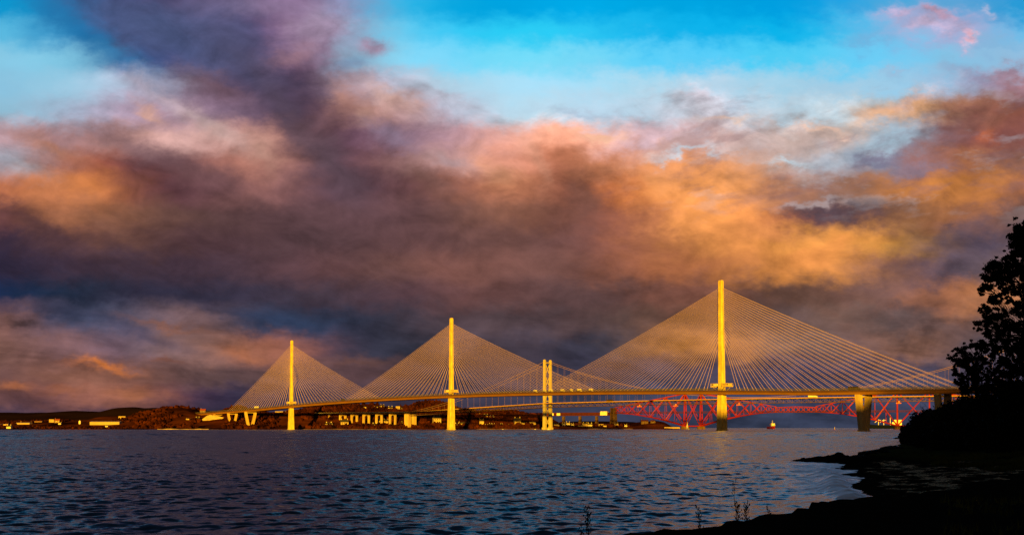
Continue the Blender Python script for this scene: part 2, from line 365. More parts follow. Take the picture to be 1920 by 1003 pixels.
# ------------------------------------------------------------------ materials
def mat(name, base, rough=0.8, var=0.0, scale=0.2, spec=0.3, metal=0.0, c2=None, bump=0.0, detail=5, extra=None, coords='Object', stretch=(1, 1, 1)):
    m = bpy.data.materials.new(name); m.use_nodes = True
    nt = m.node_tree; n, l = nt.nodes, nt.links
    b = n['Principled BSDF']
    b.inputs['Roughness'].default_value = rough
    b.inputs['Specular IOR Level'].default_value = spec
    b.inputs['Metallic'].default_value = metal
    b.inputs['Base Color'].default_value = (*base, 1)
    if var or c2 or bump:
        t = n.new('ShaderNodeTexCoord'); mp = n.new('ShaderNodeMapping')
        mp.inputs['Scale'].default_value = stretch
        l.new(t.outputs[coords], mp.inputs[0])
        no = n.new('ShaderNodeTexNoise'); no.inputs['Scale'].default_value = scale; no.inputs['Detail'].default_value = detail
        no.inputs['Roughness'].default_value = 0.6
        l.new(mp.outputs[0], no.inputs['Vector'])
        cr = n.new('ShaderNodeValToRGB'); cr.color_ramp.elements[0].position = 0.34; cr.color_ramp.elements[1].position = 0.66
        a_ = base if c2 else tuple(x * (1 - var) for x in base)
        b_ = c2 if c2 else tuple(min(0.95, x * (1 + var)) for x in base)
        cr.color_ramp.elements[0].color = (*a_, 1); cr.color_ramp.elements[1].color = (*b_, 1)
        l.new(no.outputs[0], cr.inputs[0]); l.new(cr.outputs[0], b.inputs['Base Color'])
        if bump:
            bp = n.new('ShaderNodeBump'); bp.inputs['Strength'].default_value = 0.6; bp.inputs['Distance'].default_value = bump
            l.new(no.outputs[0], bp.inputs['Height']); l.new(bp.outputs[0], b.inputs['Normal'])
    return m

MT = {
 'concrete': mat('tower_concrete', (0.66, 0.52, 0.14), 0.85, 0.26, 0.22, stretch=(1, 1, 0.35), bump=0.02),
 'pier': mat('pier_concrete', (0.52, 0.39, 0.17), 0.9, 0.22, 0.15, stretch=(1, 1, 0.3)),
 'deck': mat('deck_steel', (0.55, 0.26, 0.06), 0.6, 0.10, 0.05),
 'deck_edge': mat('deck_edge_steel', (0.10, 0.05, 0.03), 0.7, 0.15, 0.08),
 'barrier': mat('wind_barrier_louvre', (0.10, 0.09, 0.08), 0.5, 0.2, 0.2),
 'asphalt': mat('asphalt', (0.05, 0.05, 0.05), 0.9, 0.2, 0.5),
 'cable': mat('cable_sheath', (0.58, 0.42, 0.80), 0.5, 0.03, 0.2),
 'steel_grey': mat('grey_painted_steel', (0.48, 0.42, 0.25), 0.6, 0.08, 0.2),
 'truss_dark': mat('dark_truss_steel', (0.13, 0.075, 0.06), 0.7, 0.2, 0.2),
 'red': mat('red_bridge_paint', (0.25, 0.007, 0.004), 0.6, 0.25, 0.03),
 'red_dark': mat('dark_red_girder_paint', (0.07, 0.006, 0.010), 0.7, 0.2, 0.03),
 'stone': mat('granite_masonry', (0.12, 0.07, 0.04), 0.95, 0.25, 0.1),
 'black': mat('dark_glass', (0.012, 0.012, 0.014), 0.3),
 'yellow': mat('yellow_platform_paint', (0.55, 0.42, 0.20), 0.7, 0.1, 0.3),
 'white': mat('white_paint', (0.80, 0.79, 0.76), 0.6, 0.05, 0.3),
 'sheet': mat('white_sheeting', (0.85, 0.82, 0.72), 0.7, 0.05, 0.2),
 'orange': mat('orange_paint', (0.75, 0.22, 0.03), 0.6, 0.1, 0.3),
 'tyre': mat('rubber_tyre', (0.02, 0.02, 0.02), 0.9),
 'hull_red': mat('red_hull_paint', (0.65, 0.04, 0.03), 0.5, 0.1, 0.2),
 'hull_dark': mat('dark_blue_hull_paint', (0.006, 0.009, 0.03), 0.8, 0.1, 0.2, spec=0.0),
 'lorry_dark': mat('dark_lorry_paint', (0.04, 0.03, 0.03), 0.5, 0.1, 0.2),
 'render': mat('cream_render', (0.46, 0.36, 0.22), 0.9, 0.2, 0.15),
 'render_dark': mat('brown_render', (0.22, 0.14, 0.09), 0.9, 0.2, 0.15),
 'render_white': mat('white_render', (0.75, 0.70, 0.60), 0.9, 0.06, 0.15),
 'roof': mat('slate_roof', (0.045, 0.04, 0.04), 0.9, 0.2, 0.5),
 'roof_red': mat('red_tile_roof', (0.26, 0.05, 0.03), 0.9, 0.2, 0.5),
 'cable_grey': mat('grey_cable_paint', (0.34, 0.22, 0.24), 0.6, 0.05, 0.2),
 'roof_bright': mat('pale_metal_roof', (0.42, 0.32, 0.2), 0.6, 0.1, 0.1),
}

# ------------------------------------------------------------------ shore geometry (metres: x east, y north of the viewer)
COAST = [(1, -100), (1, 8), (3, 20), (5.5, 28), (8.5, 36), (12, 45), (15, 52), (18.6, 59), (20.6, 62.7), (22.2, 68), (22.0, 72), (25.0, 77), (26.4, 83), (29.4, 89),
         (28.2, 91.5), (30.4, 95), (32.2, 100.6), (31.6, 104), (34, 110), (36.6, 116), (37.0, 121), (35.0, 125), (34.2, 128.5), (34.8, 132), (41, 137), (46, 142), (56, 165),
         (74, 208), (107, 291), (150, 420), (218, 590), (330, 900), (2500, 900), (2500, -1500), (1, -1500)]
LEDGE = [(-40, -60), (-3, 12), (1.7, 19.9), (3.7, 21.7), (5.2, 23.7), (6.6, 25.2), (8.4, 28.6), (9.8, 30.4), (13.3, 33.8), (21.7, 44), (34, 56), (60, 70), (120, 90), (120, -60)]

def sdist(px, py, poly):
    px = np.asarray(px, float); py = np.asarray(py, float)
    d = np.full(px.shape, 1e18); inside = np.zeros(px.shape, bool)
    n = len(poly)
    for i in range(n):
        ax, ay_ = poly[i]; bx, by = poly[(i + 1) % n]
        ex, ey = bx - ax, by - ay_
        t = np.clip(((px - ax) * ex + (py - ay_) * ey) / (ex * ex + ey * ey), 0, 1)
        qx, qy = px - ax - t * ex, py - ay_ - t * ey
        d = np.minimum(d, qx * qx + qy * qy)
        c = ((ay_ > py) != (by > py))
        with np.errstate(divide='ignore', invalid='ignore'):
            xi = (bx - ax) * (py - ay_) / (by - ay_ if by != ay_ else 1e-9) + ax
        inside ^= c & (px < xi)
    d = np.sqrt(d)
    return np.where(inside, d, -d)

def shore_h(x, y):
    x = np.asarray(x, float); y = np.asarray(y, float)
    d = sdist(x, y, COAST) + 0.9 * fbm(x * 0.35, y * 0.35, 3)
    h = np.where(d < 0, d * 0.12, 0.0)
    h = h + 0.055 * np.clip(d, 0, 18) + 0.03 * np.clip(d - 18, 0, 70)
    rocky = sstep(y, 100, 118) * (1 - sstep(d, 6, 16)) * (d > -1.5)
    h = h + np.where(d > -2, (0.10 + 0.22 * rocky) * np.abs(fbm(x * 0.9, y * 0.9, 5)) * 2 * sstep(d, -0.8, 1.5), 0)
    h = h + 0.25 * sstep(d, 10, 40) * fbm(x * 0.12, y * 0.12, 4)
    L_ = sdist(x, y, LEDGE) + 0.5 * fbm(x * 0.8, y * 0.8, 3)
    k = sstep(L_, -1.0, -0.1)
    h = h * (1 - k) + k * (1.98 + 0.16 * fbm(x * 1.1, y * 1.1, 4) + 0.25 * np.clip(20 - y, 0, 20) / 20)
    h = h + 14 * sstep(d, 120, 600) * (0.6 + fbm(x * 0.01, y * 0.01, 3))
    return h

# ------------------------------------------------------------------ water
def water_material():
    m = bpy.data.materials.new('sea_water'); m.use_nodes = True
    n, l = m.node_tree.nodes, m.node_tree.links
    b = n['Principled BSDF']
    b.inputs['IOR'].default_value = 1.333
    b.inputs['Specular IOR Level'].default_value = 0.5
    b.inputs['Specular Tint'].default_value = (0.82, 0.84, 0.90, 1)
    at = n.new('ShaderNodeAttribute'); at.attribute_name = 'foam'
    g = n.new('ShaderNodeTexCoord')
    def nz(scale, det, st, ro=0.6):
        mp = n.new('ShaderNodeMapping'); mp.inputs['Scale'].default_value = st; l.new(g.outputs['Object'], mp.inputs[0])
        t = n.new('ShaderNodeTexNoise'); t.inputs['Scale'].default_value = scale; t.inputs['Detail'].default_value = det
        t.inputs['Roughness'].default_value = ro; l.new(mp.outputs[0], t.inputs['Vector']); return t.outputs[0]
    def nzc(scale, det, st):
        mp = n.new('ShaderNodeMapping'); mp.inputs['Scale'].default_value = st; l.new(g.outputs['Object'], mp.inputs[0])
        t = n.new('ShaderNodeTexNoise'); t.inputs['Scale'].default_value = scale; t.inputs['Detail'].default_value = det
        t.inputs['Roughness'].default_value = 0.6; l.new(mp.outputs[0], t.inputs['Vector'])
        v = n.new('ShaderNodeVectorMath'); v.operation = 'SUBTRACT'; l.new(t.outputs['Color'], v.inputs[0]); v.inputs[1].default_value = (0.5, 0.5, 0.5)
        v2 = n.new('ShaderNodeVectorMath'); v2.operation = 'MULTIPLY'; l.new(v.outputs[0], v2.inputs[0]); v2.inputs[1].default_value = (1, 1, 0); return v2.outputs[0]
    # ripples too small for the mesh tilt the surface normal; far out they stand for all of the sea's slopes
    fa = n.new('ShaderNodeAttribute'); fa.attribute_name = 'ripple'
    n1 = nzc(1.9, 6, (0.8, 1.1, 1))
    sc = n.new('ShaderNodeVectorMath'); sc.operation = 'SCALE'; l.new(n1, sc.inputs[0]); l.new(fa.outputs['Fac'], sc.inputs[3])
    n2 = nzc(0.09, 4, (0.6, 1.3, 1))
    s2_ = n.new('ShaderNodeVectorMath'); s2_.operation = 'SCALE'; l.new(n2, s2_.inputs[0]); s2_.inputs[3].default_value = 0.12
    geo = n.new('ShaderNodeNewGeometry')
    a1 = n.new('ShaderNodeVectorMath'); a1.operation = 'ADD'; l.new(geo.outputs['Normal'], a1.inputs[0]); l.new(sc.outputs[0], a1.inputs[1])
    a2 = n.new('ShaderNodeVectorMath'); a2.operation = 'ADD'; l.new(a1.outputs[0], a2.inputs[0]); l.new(s2_.outputs[0], a2.inputs[1])
    nm = n.new('ShaderNodeVectorMath'); nm.operation = 'NORMALIZE'; l.new(a2.outputs[0], nm.inputs[0]); l.new(nm.outputs[0], b.inputs['Normal'])
    # foam: patches where the wash runs over the shallows
    fn = nz(1.6, 8, (0.35, 1.0, 1), 0.72)
    fc = n.new('ShaderNodeMath'); fc.operation = 'MULTIPLY_ADD'; l.new(fn, fc.inputs[0]); fc.inputs[1].default_value = 2.0; fc.inputs[2].default_value = -0.45
    th = n.new('ShaderNodeMath'); th.operation = 'ADD'; l.new(fc.outputs[0], th.inputs[0]); l.new(at.outputs['Fac'], th.inputs[1])
    mr = n.new('ShaderNodeMapRange'); mr.inputs[1].default_value = 0.94; mr.inputs[2].default_value = 1.16; l.new(th.outputs[0], mr.inputs[0])
    mx = n.new('ShaderNodeMix'); mx.data_type = 'RGBA'; l.new(mr.outputs[0], mx.inputs[0])
    mx.inputs[6].default_value = (0.002, 0.010, 0.018, 1); mx.inputs[7].default_value = (0.95, 0.76, 0.74, 1)
    l.new(mx.outputs[2], b.inputs['Base Color'])
    r = n.new('ShaderNodeMapRange'); l.new(mr.outputs[0], r.inputs[0]); r.inputs[3].default_value = 0.17; r.inputs[4].default_value = 0.6
    l.new(r.outputs[0], b.inputs['Roughness'])
    # a turbid body under a fresnel weighted, slightly cold mirror; a slate diffuse mix paints in turbid water and self-shadowed troughs
    bd = n.new('ShaderNodeBsdfDiffuse'); l.new(mx.outputs[2], bd.inputs[0])
    gl = n.new('ShaderNodeBsdfAnisotropic'); gl.inputs['Color'].default_value = (0.74, 0.86, 1.0, 1)
    l.new(r.outputs[0], gl.inputs['Roughness']); l.new(nm.outputs[0], gl.inputs['Normal'])
    fr = n.new('ShaderNodeFresnel'); fr.inputs[0].default_value = 1.333; l.new(nm.outputs[0], fr.inputs['Normal'])
    m1 = n.new('ShaderNodeMixShader'); l.new(fr.outputs[0], m1.inputs[0]); l.new(bd.outputs[0], m1.inputs[1]); l.new(gl.outputs[0], m1.inputs[2])
    df = n.new('ShaderNodeBsdfDiffuse'); df.inputs[0].default_value = (0.050, 0.070, 0.115, 1)
    ms = n.new('ShaderNodeMixShader'); dk_ = n.new('ShaderNodeAttribute'); dk_.attribute_name = 'slate_shade'
    l.new(dk_.outputs['Fac'], ms.inputs[0]); l.new(m1.outputs[0], ms.inputs[1]); l.new(df.outputs[0], ms.inputs[2])
    l.new(ms.outputs[0], n['Material Output'].inputs[0])
    return m

ys = np.concatenate([np.geomspace(13, 38, 60)[:-1], np.geomspace(38, 280, 900)[:-1], np.geomspace(280, 2700, 900)[:-1], np.geomspace(2700, 45000, 40)])
ny = len(ys); NB = int(np.searchsorted(ys, 330))
tx = np.linspace(-0.72, 0.80, 620)
X, Y = tx[None, :] * ys[:, None], np.repeat(ys[:, None], len(tx), 1)
H = np.zeros_like(X)
sx_, sy_ = (tx[1] - tx[0]) * ys, np.gradient(ys)
wr = np.random.RandomState(11)
for i in range(100):
    lam = 0.55 * (26 / 0.55) ** ((i + wr.rand()) / 100)
    th = R(-62) + wr.randn() * 0.55                    # travelling towards the shore from the north-west
    k = 2 * math.pi / lam
    amp = 0.0066 * lam ** 0.95 * (1.0 if lam < 1.3 else (1.3 / lam) ** 0.95)
    far = 1 + ((lam / 1.5) ** 0.85 - 1) * sstep(ys, 120, 600) if lam > 1.5 else np.ones(ny)
    fade = np.clip((lam / np.maximum(np.maximum(sx_ * abs(math.cos(th)), sy_ * abs(math.sin(th))) * 2.6, 1e-6) - 1) * 1.5, 0, 1) * far
    m_ = int(np.nonzero(fade > 0)[0][-1]) + 1 if (fade > 0).any() else 0
    x_, y_ = X[:m_], Y[:m_]
    ph = k * (x_ * math.cos(th) + y_ * math.sin(th)) + wr.rand() * 6.28 + 1.8 * vnoise(x_ / (lam * 2.1), y_ / (lam * 2.1) + i)
    H[:m_] += fade[:m_, None] * amp * (np.sin(ph) + 0.28 * np.cos(2 * ph)) * (0.45 + 1.1 * (vnoise(x_ / 23 + i, y_ / 37) + 0.5))
dc = sdist(X[:NB], Y[:NB], COAST)
bay = (sstep(Y[:NB], 55, 70) * (1 - sstep(Y[:NB], 122, 132)) * sstep(X[:NB] / Y[:NB], 0.235, 0.275))
calm = np.ones_like(X); calm[:NB] = 1 - 0.42 * sstep(dc, -9, -1) - 0.1 * bay * sstep(dc, -14, -6)
H *= np.clip(calm, 0.10, 1)
# one small breaking wave rolling into the bay
bw = np.exp(-((X[:NB] - (17.2 + (Y[:NB] - 55) * 0.27 + 1.6 * vnoise(Y[:NB] * 0.13, 3))) / 0.9) ** 2) * sstep(Y[:NB], 42, 56) * (1 - sstep(Y[:NB], 92, 112))
bw = bw * (0.55 + 0.9 * (vnoise(X[:NB] * 0.5, Y[:NB] * 0.6) + .5))
H[:NB] += 0.34 * bw
foam = np.zeros_like(X)
foam[:NB] = 0.66 * bay * sstep(dc, -14, -8) * (0.9 + 0.5 * fbm(X[:NB] * .16, Y[:NB] * .3, 4)) + 0.35 * sstep(dc, -1.4, 0) * sstep(Y[:NB], 100, 104) + 0.75 * bw * (0.25 + 1.5 * np.clip(1 - np.abs(Y[:NB] - 57) / 10, 0, 1))
V3 = np.stack([X, Y, H], -1).reshape(-1, 3)
F = grid_faces(ny, len(tx))
b0 = len(V3)
# the rest of the sea, beside and behind the viewer
xl, xr = tx[0], tx[-1]
extra = np.array([[xl * 13, 13, 0], [xl * 45000, 45000, 0], [-60000, 45000, 0], [-60000, -20000, 0], [xl * 13, -20000, 0],
                  [xr * 13, 13, 0], [xr * 45000, 45000, 0], [60000, 45000, 0], [60000, -20000, 0], [xr * 13, -20000, 0]], float)
V3 = np.vstack([V3, extra])
F = np.vstack([F, [[b0, b0 + 1, b0 + 2, b0 + 3], [b0, b0 + 3, b0 + 4, b0 + 4], [b0 + 5, b0 + 8, b0 + 7, b0 + 6], [b0 + 5, b0 + 9, b0 + 8, b0 + 8], [b0 + 4, b0 + 9, b0 + 5, b0]]])

quads = F[:-5]
wm = water_material()
water = np_mesh('water', V3[:b0], quads, wm)
me = water.data
slate_shade = np.full_like(X, 0.36); slate_shade[:NB] *= 1 - 0.9 * bay * sstep(dc, -16, -8)  # painted trough shade, left out of the bay so its reflection stays bright
slate_shade *= 1 - 0.40 * sstep(X / Y, -0.05, 0.3)  # mix thinned eastward, painting a brighter reflection there
at = me.attributes.new('slate_shade', 'FLOAT', 'POINT'); at.data.foreach_set('value', slate_shade.ravel().astype(np.float32))
rip = np.interp(Y, [10, 60, 160, 420, 1500], [0.95, 0.85, 0.65, 0.45, 0.45]) * np.clip(calm, .45, 1)
at = me.attributes.new('ripple', 'FLOAT', 'POINT'); at.data.foreach_set('value', rip.ravel().astype(np.float32))
at = me.attributes.new('foam', 'FLOAT', 'POINT'); at.data.foreach_set('value', foam.ravel().astype(np.float32))
tag(water, kind='structure')
mb = MB()
e = [tuple(p) for p in extra]
mb.add(e, [(0, 1, 2, 3), (0, 3, 4), (5, 8, 7, 6), (5, 9, 8), (4, 9, 5, 0)])
w2_ = mb.build('water', wm); tag(w2_, kind='structure')

# ------------------------------------------------------------------ near shore: shingle, weed covered rock and turf
def shore_material():
    m = bpy.data.materials.new('shore_ground'); m.use_nodes = True
    n, l = m.node_tree.nodes, m.node_tree.links
    b = n['Principled BSDF']; b.inputs['Roughness'].default_value = 0.9; b.inputs['Specular IOR Level'].default_value = 0.0
    g = n.new('ShaderNodeTexCoord')
    def nz(scale, det, st=(1, 1, 1)):
        mp = n.new('ShaderNodeMapping'); mp.inputs['Scale'].default_value = st; l.new(g.outputs['Object'], mp.inputs[0])
        t = n.new('ShaderNodeTexNoise'); t.inputs['Scale'].default_value = scale; t.inputs['Detail'].default_value = det
        l.new(mp.outputs[0], t.inputs['Vector']); return t.outputs[0]
    at = n.new('ShaderNodeAttribute'); at.attribute_name = 'shingle'
    gr = n.new('ShaderNodeAttribute'); gr.attribute_name = 'turf'
    st = nz(9.0, 5); pat = nz(0.8, 7, (0.8, 0.5, 1))
    cr = n.new('ShaderNodeValToRGB'); l.new(st, cr.inputs[0])
    cr.color_ramp.elements[0].position = 0.42; cr.color_ramp.elements[0].color = (0.008, 0.007, 0.005, 1)
    cr.color_ramp.elements[1].position = 0.62; cr.color_ramp.elements[1].color = (0.70, 0.52, 0.34, 1)
    pc = n.new('ShaderNodeMath'); pc.operation = 'MULTIPLY_ADD'; l.new(pat, pc.inputs[0]); pc.inputs[1].default_value = 2.2; pc.inputs[2].default_value = -0.6
    ad = n.new('ShaderNodeMath'); ad.operation = 'ADD'; l.new(at.outputs['Fac'], ad.inputs[0]); l.new(pc.outputs[0], ad.inputs[1])
    mr = n.new('ShaderNodeMapRange'); l.new(ad.outputs[0], mr.inputs[0]); mr.inputs[1].default_value = 0.97; mr.inputs[2].default_value = 1.2
    mx = n.new('ShaderNodeMix'); mx.data_type = 'RGBA'; l.new(mr.outputs[0], mx.inputs[0])
    mx.inputs[6].default_value = (0.010, 0.009, 0.007, 1); l.new(cr.outputs[0], mx.inputs[7])
    m2 = n.new('ShaderNodeMix'); m2.data_type = 'RGBA'; l.new(gr.outputs['Fac'], m2.inputs[0]); l.new(mx.outputs[2], m2.inputs[6])
    m2.inputs[7].default_value = (0.026, 0.030, 0.009, 1)
    l.new(m2.outputs[2], b.inputs['Base Color'])
    bp = n.new('ShaderNodeBump'); bp.inputs['Distance'].default_value = 0.12; l.new(st, bp.inputs['Height']); l.new(bp.outputs[0], b.inputs['Normal'])
    return m

def shore_patch(x0, x1, nx, y0, y1, nyy):
    xs, yy = np.linspace(x0, x1, nx), np.linspace(y0, y1, nyy)
    Xg, Yg = np.meshgrid(xs, yy)
    return np.stack([Xg, Yg, shore_h(Xg, Yg)], -1).reshape(-1, 3), nyy, nx
parts, fs, off = [], [], 0
for a in ((-8, 92, 420, 6, 156, 560), (92, 620, 150, 6, 156, 50), (-8, 620, 200, 156, 1050, 200), (-8, 620, 90, -60, 6, 24)):
    v, nr, nc = shore_patch(*a); parts.append(v); fs.append(grid_faces(nr, nc, off)); off += len(v)
SV = np.vstack(parts)
ground = np_mesh('ground', SV, np.vstack(fs), shore_material())
sx, sy = SV[:, 0], SV[:, 1]
dcs = sdist(sx, sy, COAST)
def ldist(px, py, pts):
    d = np.full(px.shape, 1e9)
    for (ax, ay_), (bx, by) in zip(pts[:-1], pts[1:]):
        ex, ey = bx - ax, by - ay_; t = np.clip(((px - ax) * ex + (py - ay_) * ey) / (ex * ex + ey * ey), 0, 1)
        d = np.minimum(d, np.hypot(px - ax - t * ex, py - ay_ - t * ey))
    return d
# two strands of dry shingle crossing the beach
strand = 1 - sstep(ldist(sx, sy, [(40, 116), (35.5, 96), (31, 78), (26, 62)]), 0.2, 3.4)
strand2 = 1 - sstep(ldist(sx, sy, [(44, 106), (41, 92), (37, 76), (33, 62)]), 0.2, 2.2)
wet = 0.42 * sstep(dcs, 0.3, 2) * (1 - sstep(dcs, 12, 20)) * (sy > 60) * (sy < 104)
sh = np.clip(np.maximum(np.maximum(0.60 * strand, 0.52 * strand2), wet), 0, 1)
turf = sstep(sx - (38 + 0.06 * (sy - 60)), 0, 5) * sstep(sy, 70, 90) * (1 - strand) * (1 - strand2) + 0.0
for nm, arr in (('shingle', sh), ('turf', np.clip(turf, 0, 1))):
    a_ = ground.data.attributes.new(nm, 'FLOAT', 'POINT'); a_.data.foreach_set('value', arr.astype(np.float32))
tag(ground, kind='structure')

# unseen ridge to the south, behind the viewer, shaped to throw shade: the low sun clears it only far out on the firth
RIDGE_Y, RIDGE_H = -700, 111
gx = np.concatenate([np.linspace(-5200, 380, 110), np.linspace(386, 460, 24), np.linspace(480, 3600, 46)]); gy = np.linspace(-1500, -150, 40)
Xg, Yg = np.meshgrid(gx, gy)
Hg = RIDGE_H * np.exp(-((Yg - RIDGE_Y) / 260) ** 2) * (0.985 + 0.03 * fbm(Xg * 0.008, Yg * 0.008, 4)) * sstep(-Xg, -3600, -2400) + (8 * sstep(Xg, 100, 220) + 13 * sstep(Xg, 425, 438)) * np.exp(-((Yg - RIDGE_Y) / 260) ** 2) - 2  # eastern step added to shade one leg of the V pier
hill = np_mesh('hill', np.stack([Xg, Yg, Hg], -1).reshape(-1, 3), grid_faces(40, 180), mat('shading_ridge', (0.01, 0.01, 0.005), 0.95, 0.4, 0.02))
tag(hill, kind='structure')

# ------------------------------------------------------------------ north shore
NEAR = [(-900, 778), (-400, 780), (0, 789), (100, 788), (180, 786), (200, 779), (240, 779), (262, 775), (300, 768), (340, 762.5), (362, 765), (385, 771), (405, 773), (430, 764),
        (447, 761), (470, 768), (500, 772), (560, 770), (590, 763), (640, 759.5), (700, 758.5), (730, 762), (760, 763), (780, 757.5), (810, 756), (835, 759), (847, 763), (870, 769),
        (900, 771), (960, 770), (990, 773), (1020, 779), (1040, 787), (1050, 792), (1080, 795), (1150, 796), (1190, 793), (1210, 790), (1240, 788), (1255, 791), (1270, 796), (1283, 801), (1300, 810), (1500, 812)]
FAR = [(-900, 770), (0, 772), (50, 773), (100, 772), (150, 769), (200, 772), (215, 770), (240, 764), (255, 763), (275, 765), (300, 764), (330, 766), (360, 768), (500, 776), (700, 778),
       (1000, 797), (1040, 795), (1060, 791), (1080, 789.5), (1100, 789), (1180, 790), (1200, 793), (1230, 801.2), (1250, 806), (1500, 810)]
def ridge_table(tab, Yr):
    return np.array([(p - 960) / 2000 * Yr for p, _ in tab]), np.array([CAM_H + (801.5 - q_) * Yr / 2000 for _, q_ in tab])
RN = ridge_table(NEAR, 2960); RF = ridge_table(FAR, 6000)
def coast_y(X_):
    return 2600 + 14 * np.sin(X_ * 0.011) + 20 * vnoise(X_ * 0.01, 3.3) + 330 * sstep(X_, 160, 330) - 60 * sstep(-X_, 900, 1300)
def north_h(X_, Y_):
    X_ = np.asarray(X_, float); Y_ = np.asarray(Y_, float)
    rh = np.interp(X_, *RN)
    c = coast_y(X_)
    yr = np.maximum(2960, c + 130)
    t = np.clip((Y_ - c) / (yr - c), -0.4, 1)
    up_ = np.where(t > 0, 2.0 * sstep(t, 0, 0.03) + (rh - 2.0) * (0.25 * np.clip(t, 0, 1) + 0.75 * sstep(t, 0.22, 1.0)), t * 10)
    dn = 6 + (rh - 6) * (1 - sstep(Y_, yr + 40, yr + 500))
    h = np.where(Y_ <= yr, up_, dn)
    h = h + np.where(t > 0.05, 0.07 * np.clip(rh, 0, 40) * fbm(X_ * 0.02, Y_ * 0.02, 4) * sstep(t, 0.05, 0.4) * (Y_ < yr + 20), 0)
    cut = 1 - sstep(X_, 430, 500)
    h = np.minimum(h, np.where(X_ > 520, -3, h))
    return np.where(t <= 0, np.minimum(h, -0.5 + t * 10), h * cut - 3 * (1 - cut))
gx = np.concatenate([np.linspace(-2600, -1700, 60)[:-1], np.linspace(-1700, 620, 640)])
gy = np.concatenate([np.linspace(2520, 3000, 120)[:-1], np.linspace(3000, 3700, 30)])
Xg, Yg = np.meshgrid(gx, gy)
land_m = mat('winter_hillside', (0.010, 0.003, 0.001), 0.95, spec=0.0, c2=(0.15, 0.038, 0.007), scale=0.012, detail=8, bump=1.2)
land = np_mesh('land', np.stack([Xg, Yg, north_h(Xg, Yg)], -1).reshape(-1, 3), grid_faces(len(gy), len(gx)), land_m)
tag(land, kind='structure')
gx = np.linspace(-5200, 950, 260); gy = np.linspace(4300, 7000, 36)
Xg, Yg = np.meshgrid(gx, gy)
Hf = (np.interp(Xg, *RF) + 3) * np.exp(-((Yg - 6000) / 700) ** 2) - 3 + 6 * fbm(Xg * 0.004, Yg * 0.004, 4)
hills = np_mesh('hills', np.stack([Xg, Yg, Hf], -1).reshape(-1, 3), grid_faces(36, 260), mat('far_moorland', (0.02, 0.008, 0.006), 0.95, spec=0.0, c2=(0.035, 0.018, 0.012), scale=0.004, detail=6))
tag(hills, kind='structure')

def on_land(px, py, ylo=2575, yhi=3100):
    """where the sight line through (px, py) first meets the north shore"""
    yy = np.arange(ylo, yhi, 1.0)
    xx = (px - 960) / 2000 * yy
    ray = CAM_H + (801.5 - py) * yy / 2000
    h = north_h(xx, yy)
    k = np.nonzero((h >= ray) & (h > 0.3))[0]
    if len(k) == 0: k = np.nonzero(h > 0.8)[0]
    j = k[0] if len(k) else 60
    return float(xx[j]), float(yy[j]), float(h[j])

# beach strip lit by the sun along the north shore
# woodland on the slopes: one mass of crowns
def woodland():
    ico_v = []; ico_f = []
    bm = bmesh.new(); bmesh.ops.create_icosphere(bm, subdivisions=1, radius=1.0)
    bv = np.array([v.co[:] for v in bm.verts]); bf = np.array([[v.index for v in f.verts] for f in bm.faces]); bm.free()
    r_ = np.random.RandomState(3); vs, fs_ = [], []; off = 0
    n = 0
    while n < 5200:
        x = r_.uniform(-1650, 470); y = r_.uniform(2600, 2985)
        if y < coast_y(x) + 12: continue
        px = 960 + x / y * 2000
        dens = fbm(x * 0.012, y * 0.012, 3)
        wood = (255 < px < 375) or (420 < px < 520) or (px > 560)
        if px < 250 and dens < 0.22: continue
        if not wood and dens < 0.1: continue
        if wood and dens < -0.12: continue
        if px > 1035 and (dens < 0.15 or y < 2850): continue
        h = float(north_h(x, y))
        if h < 2.5: continue
        tall = 2.2 if y > 2900 and not (780 < px < 840) else 0
        rr = r_.uniform(3.0, 5.5) * (1.25 if (780 < px < 840 and y > 2850) else 1.0) * (0.6 if px > 1035 or px < 250 else 1)
        v = bv * (1 + 0.28 * r_.randn(len(bv))[:, None]) * np.array([rr, rr, rr * 1.15]) + np.array([x, y, h + rr * 0.55 - tall])
        vs.append(v); fs_.append(bf + off); off += len(v); n += 1
    n = 0
    while n < 1100:                                       # garden trees and hedges between the houses
        px = r_.choice([r_.uniform(0, 250), r_.uniform(600, 1180), r_.uniform(700, 1180)])
        y = 2600 + r_.uniform(0, 120) if px < 1050 else r_.uniform(2860, 3120)
        x = (px - 960) / 2000 * y
        if y < coast_y(x) + 3: y = float(coast_y(x)) + r_.uniform(3, 90); x = (px - 960) / 2000 * y
        h = float(north_h(x, y)); n += 1
        if h < .5: continue
        rr = r_.uniform(1.0, 2.6)
        v = bv * (1 + 0.28 * r_.randn(len(bv))[:, None]) * np.array([rr, rr, rr * 1.1]) + np.array([x, y, h + rr * 0.5])
        vs.append(v); fs_.append(bf + off); off += len(v)
    V_, F_ = np.vstack(vs), np.vstack(fs_)
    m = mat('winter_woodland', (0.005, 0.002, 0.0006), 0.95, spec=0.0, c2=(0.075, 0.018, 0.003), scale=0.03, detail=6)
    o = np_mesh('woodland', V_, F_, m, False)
    tag(o, 'dark russet winter woodland covering the hills of the far shore', 'woodland', kind='stuff')
woodland()

# ------------------------------------------------------------------ cable stayed road bridge (nearest)
QD = Vector((0.6200, -0.7846, 0)); QT = Vector((0.7846, 0.6200, 0))       # along the deck to the south, across it to the east
QC = Vector((-113, 1984, 0))
def qz(s):                                       # underside of the deck
    a = abs(s)
    if a <= 800: return 59.3 - 2.2e-5 * a * a
    return 45.2 - (a - 800) * (0.015 if s > 0 else 0.020)
def qp(s, t=0.0, z=0.0): return QC + QD * s + QT * t + Vector((0, 0, z))

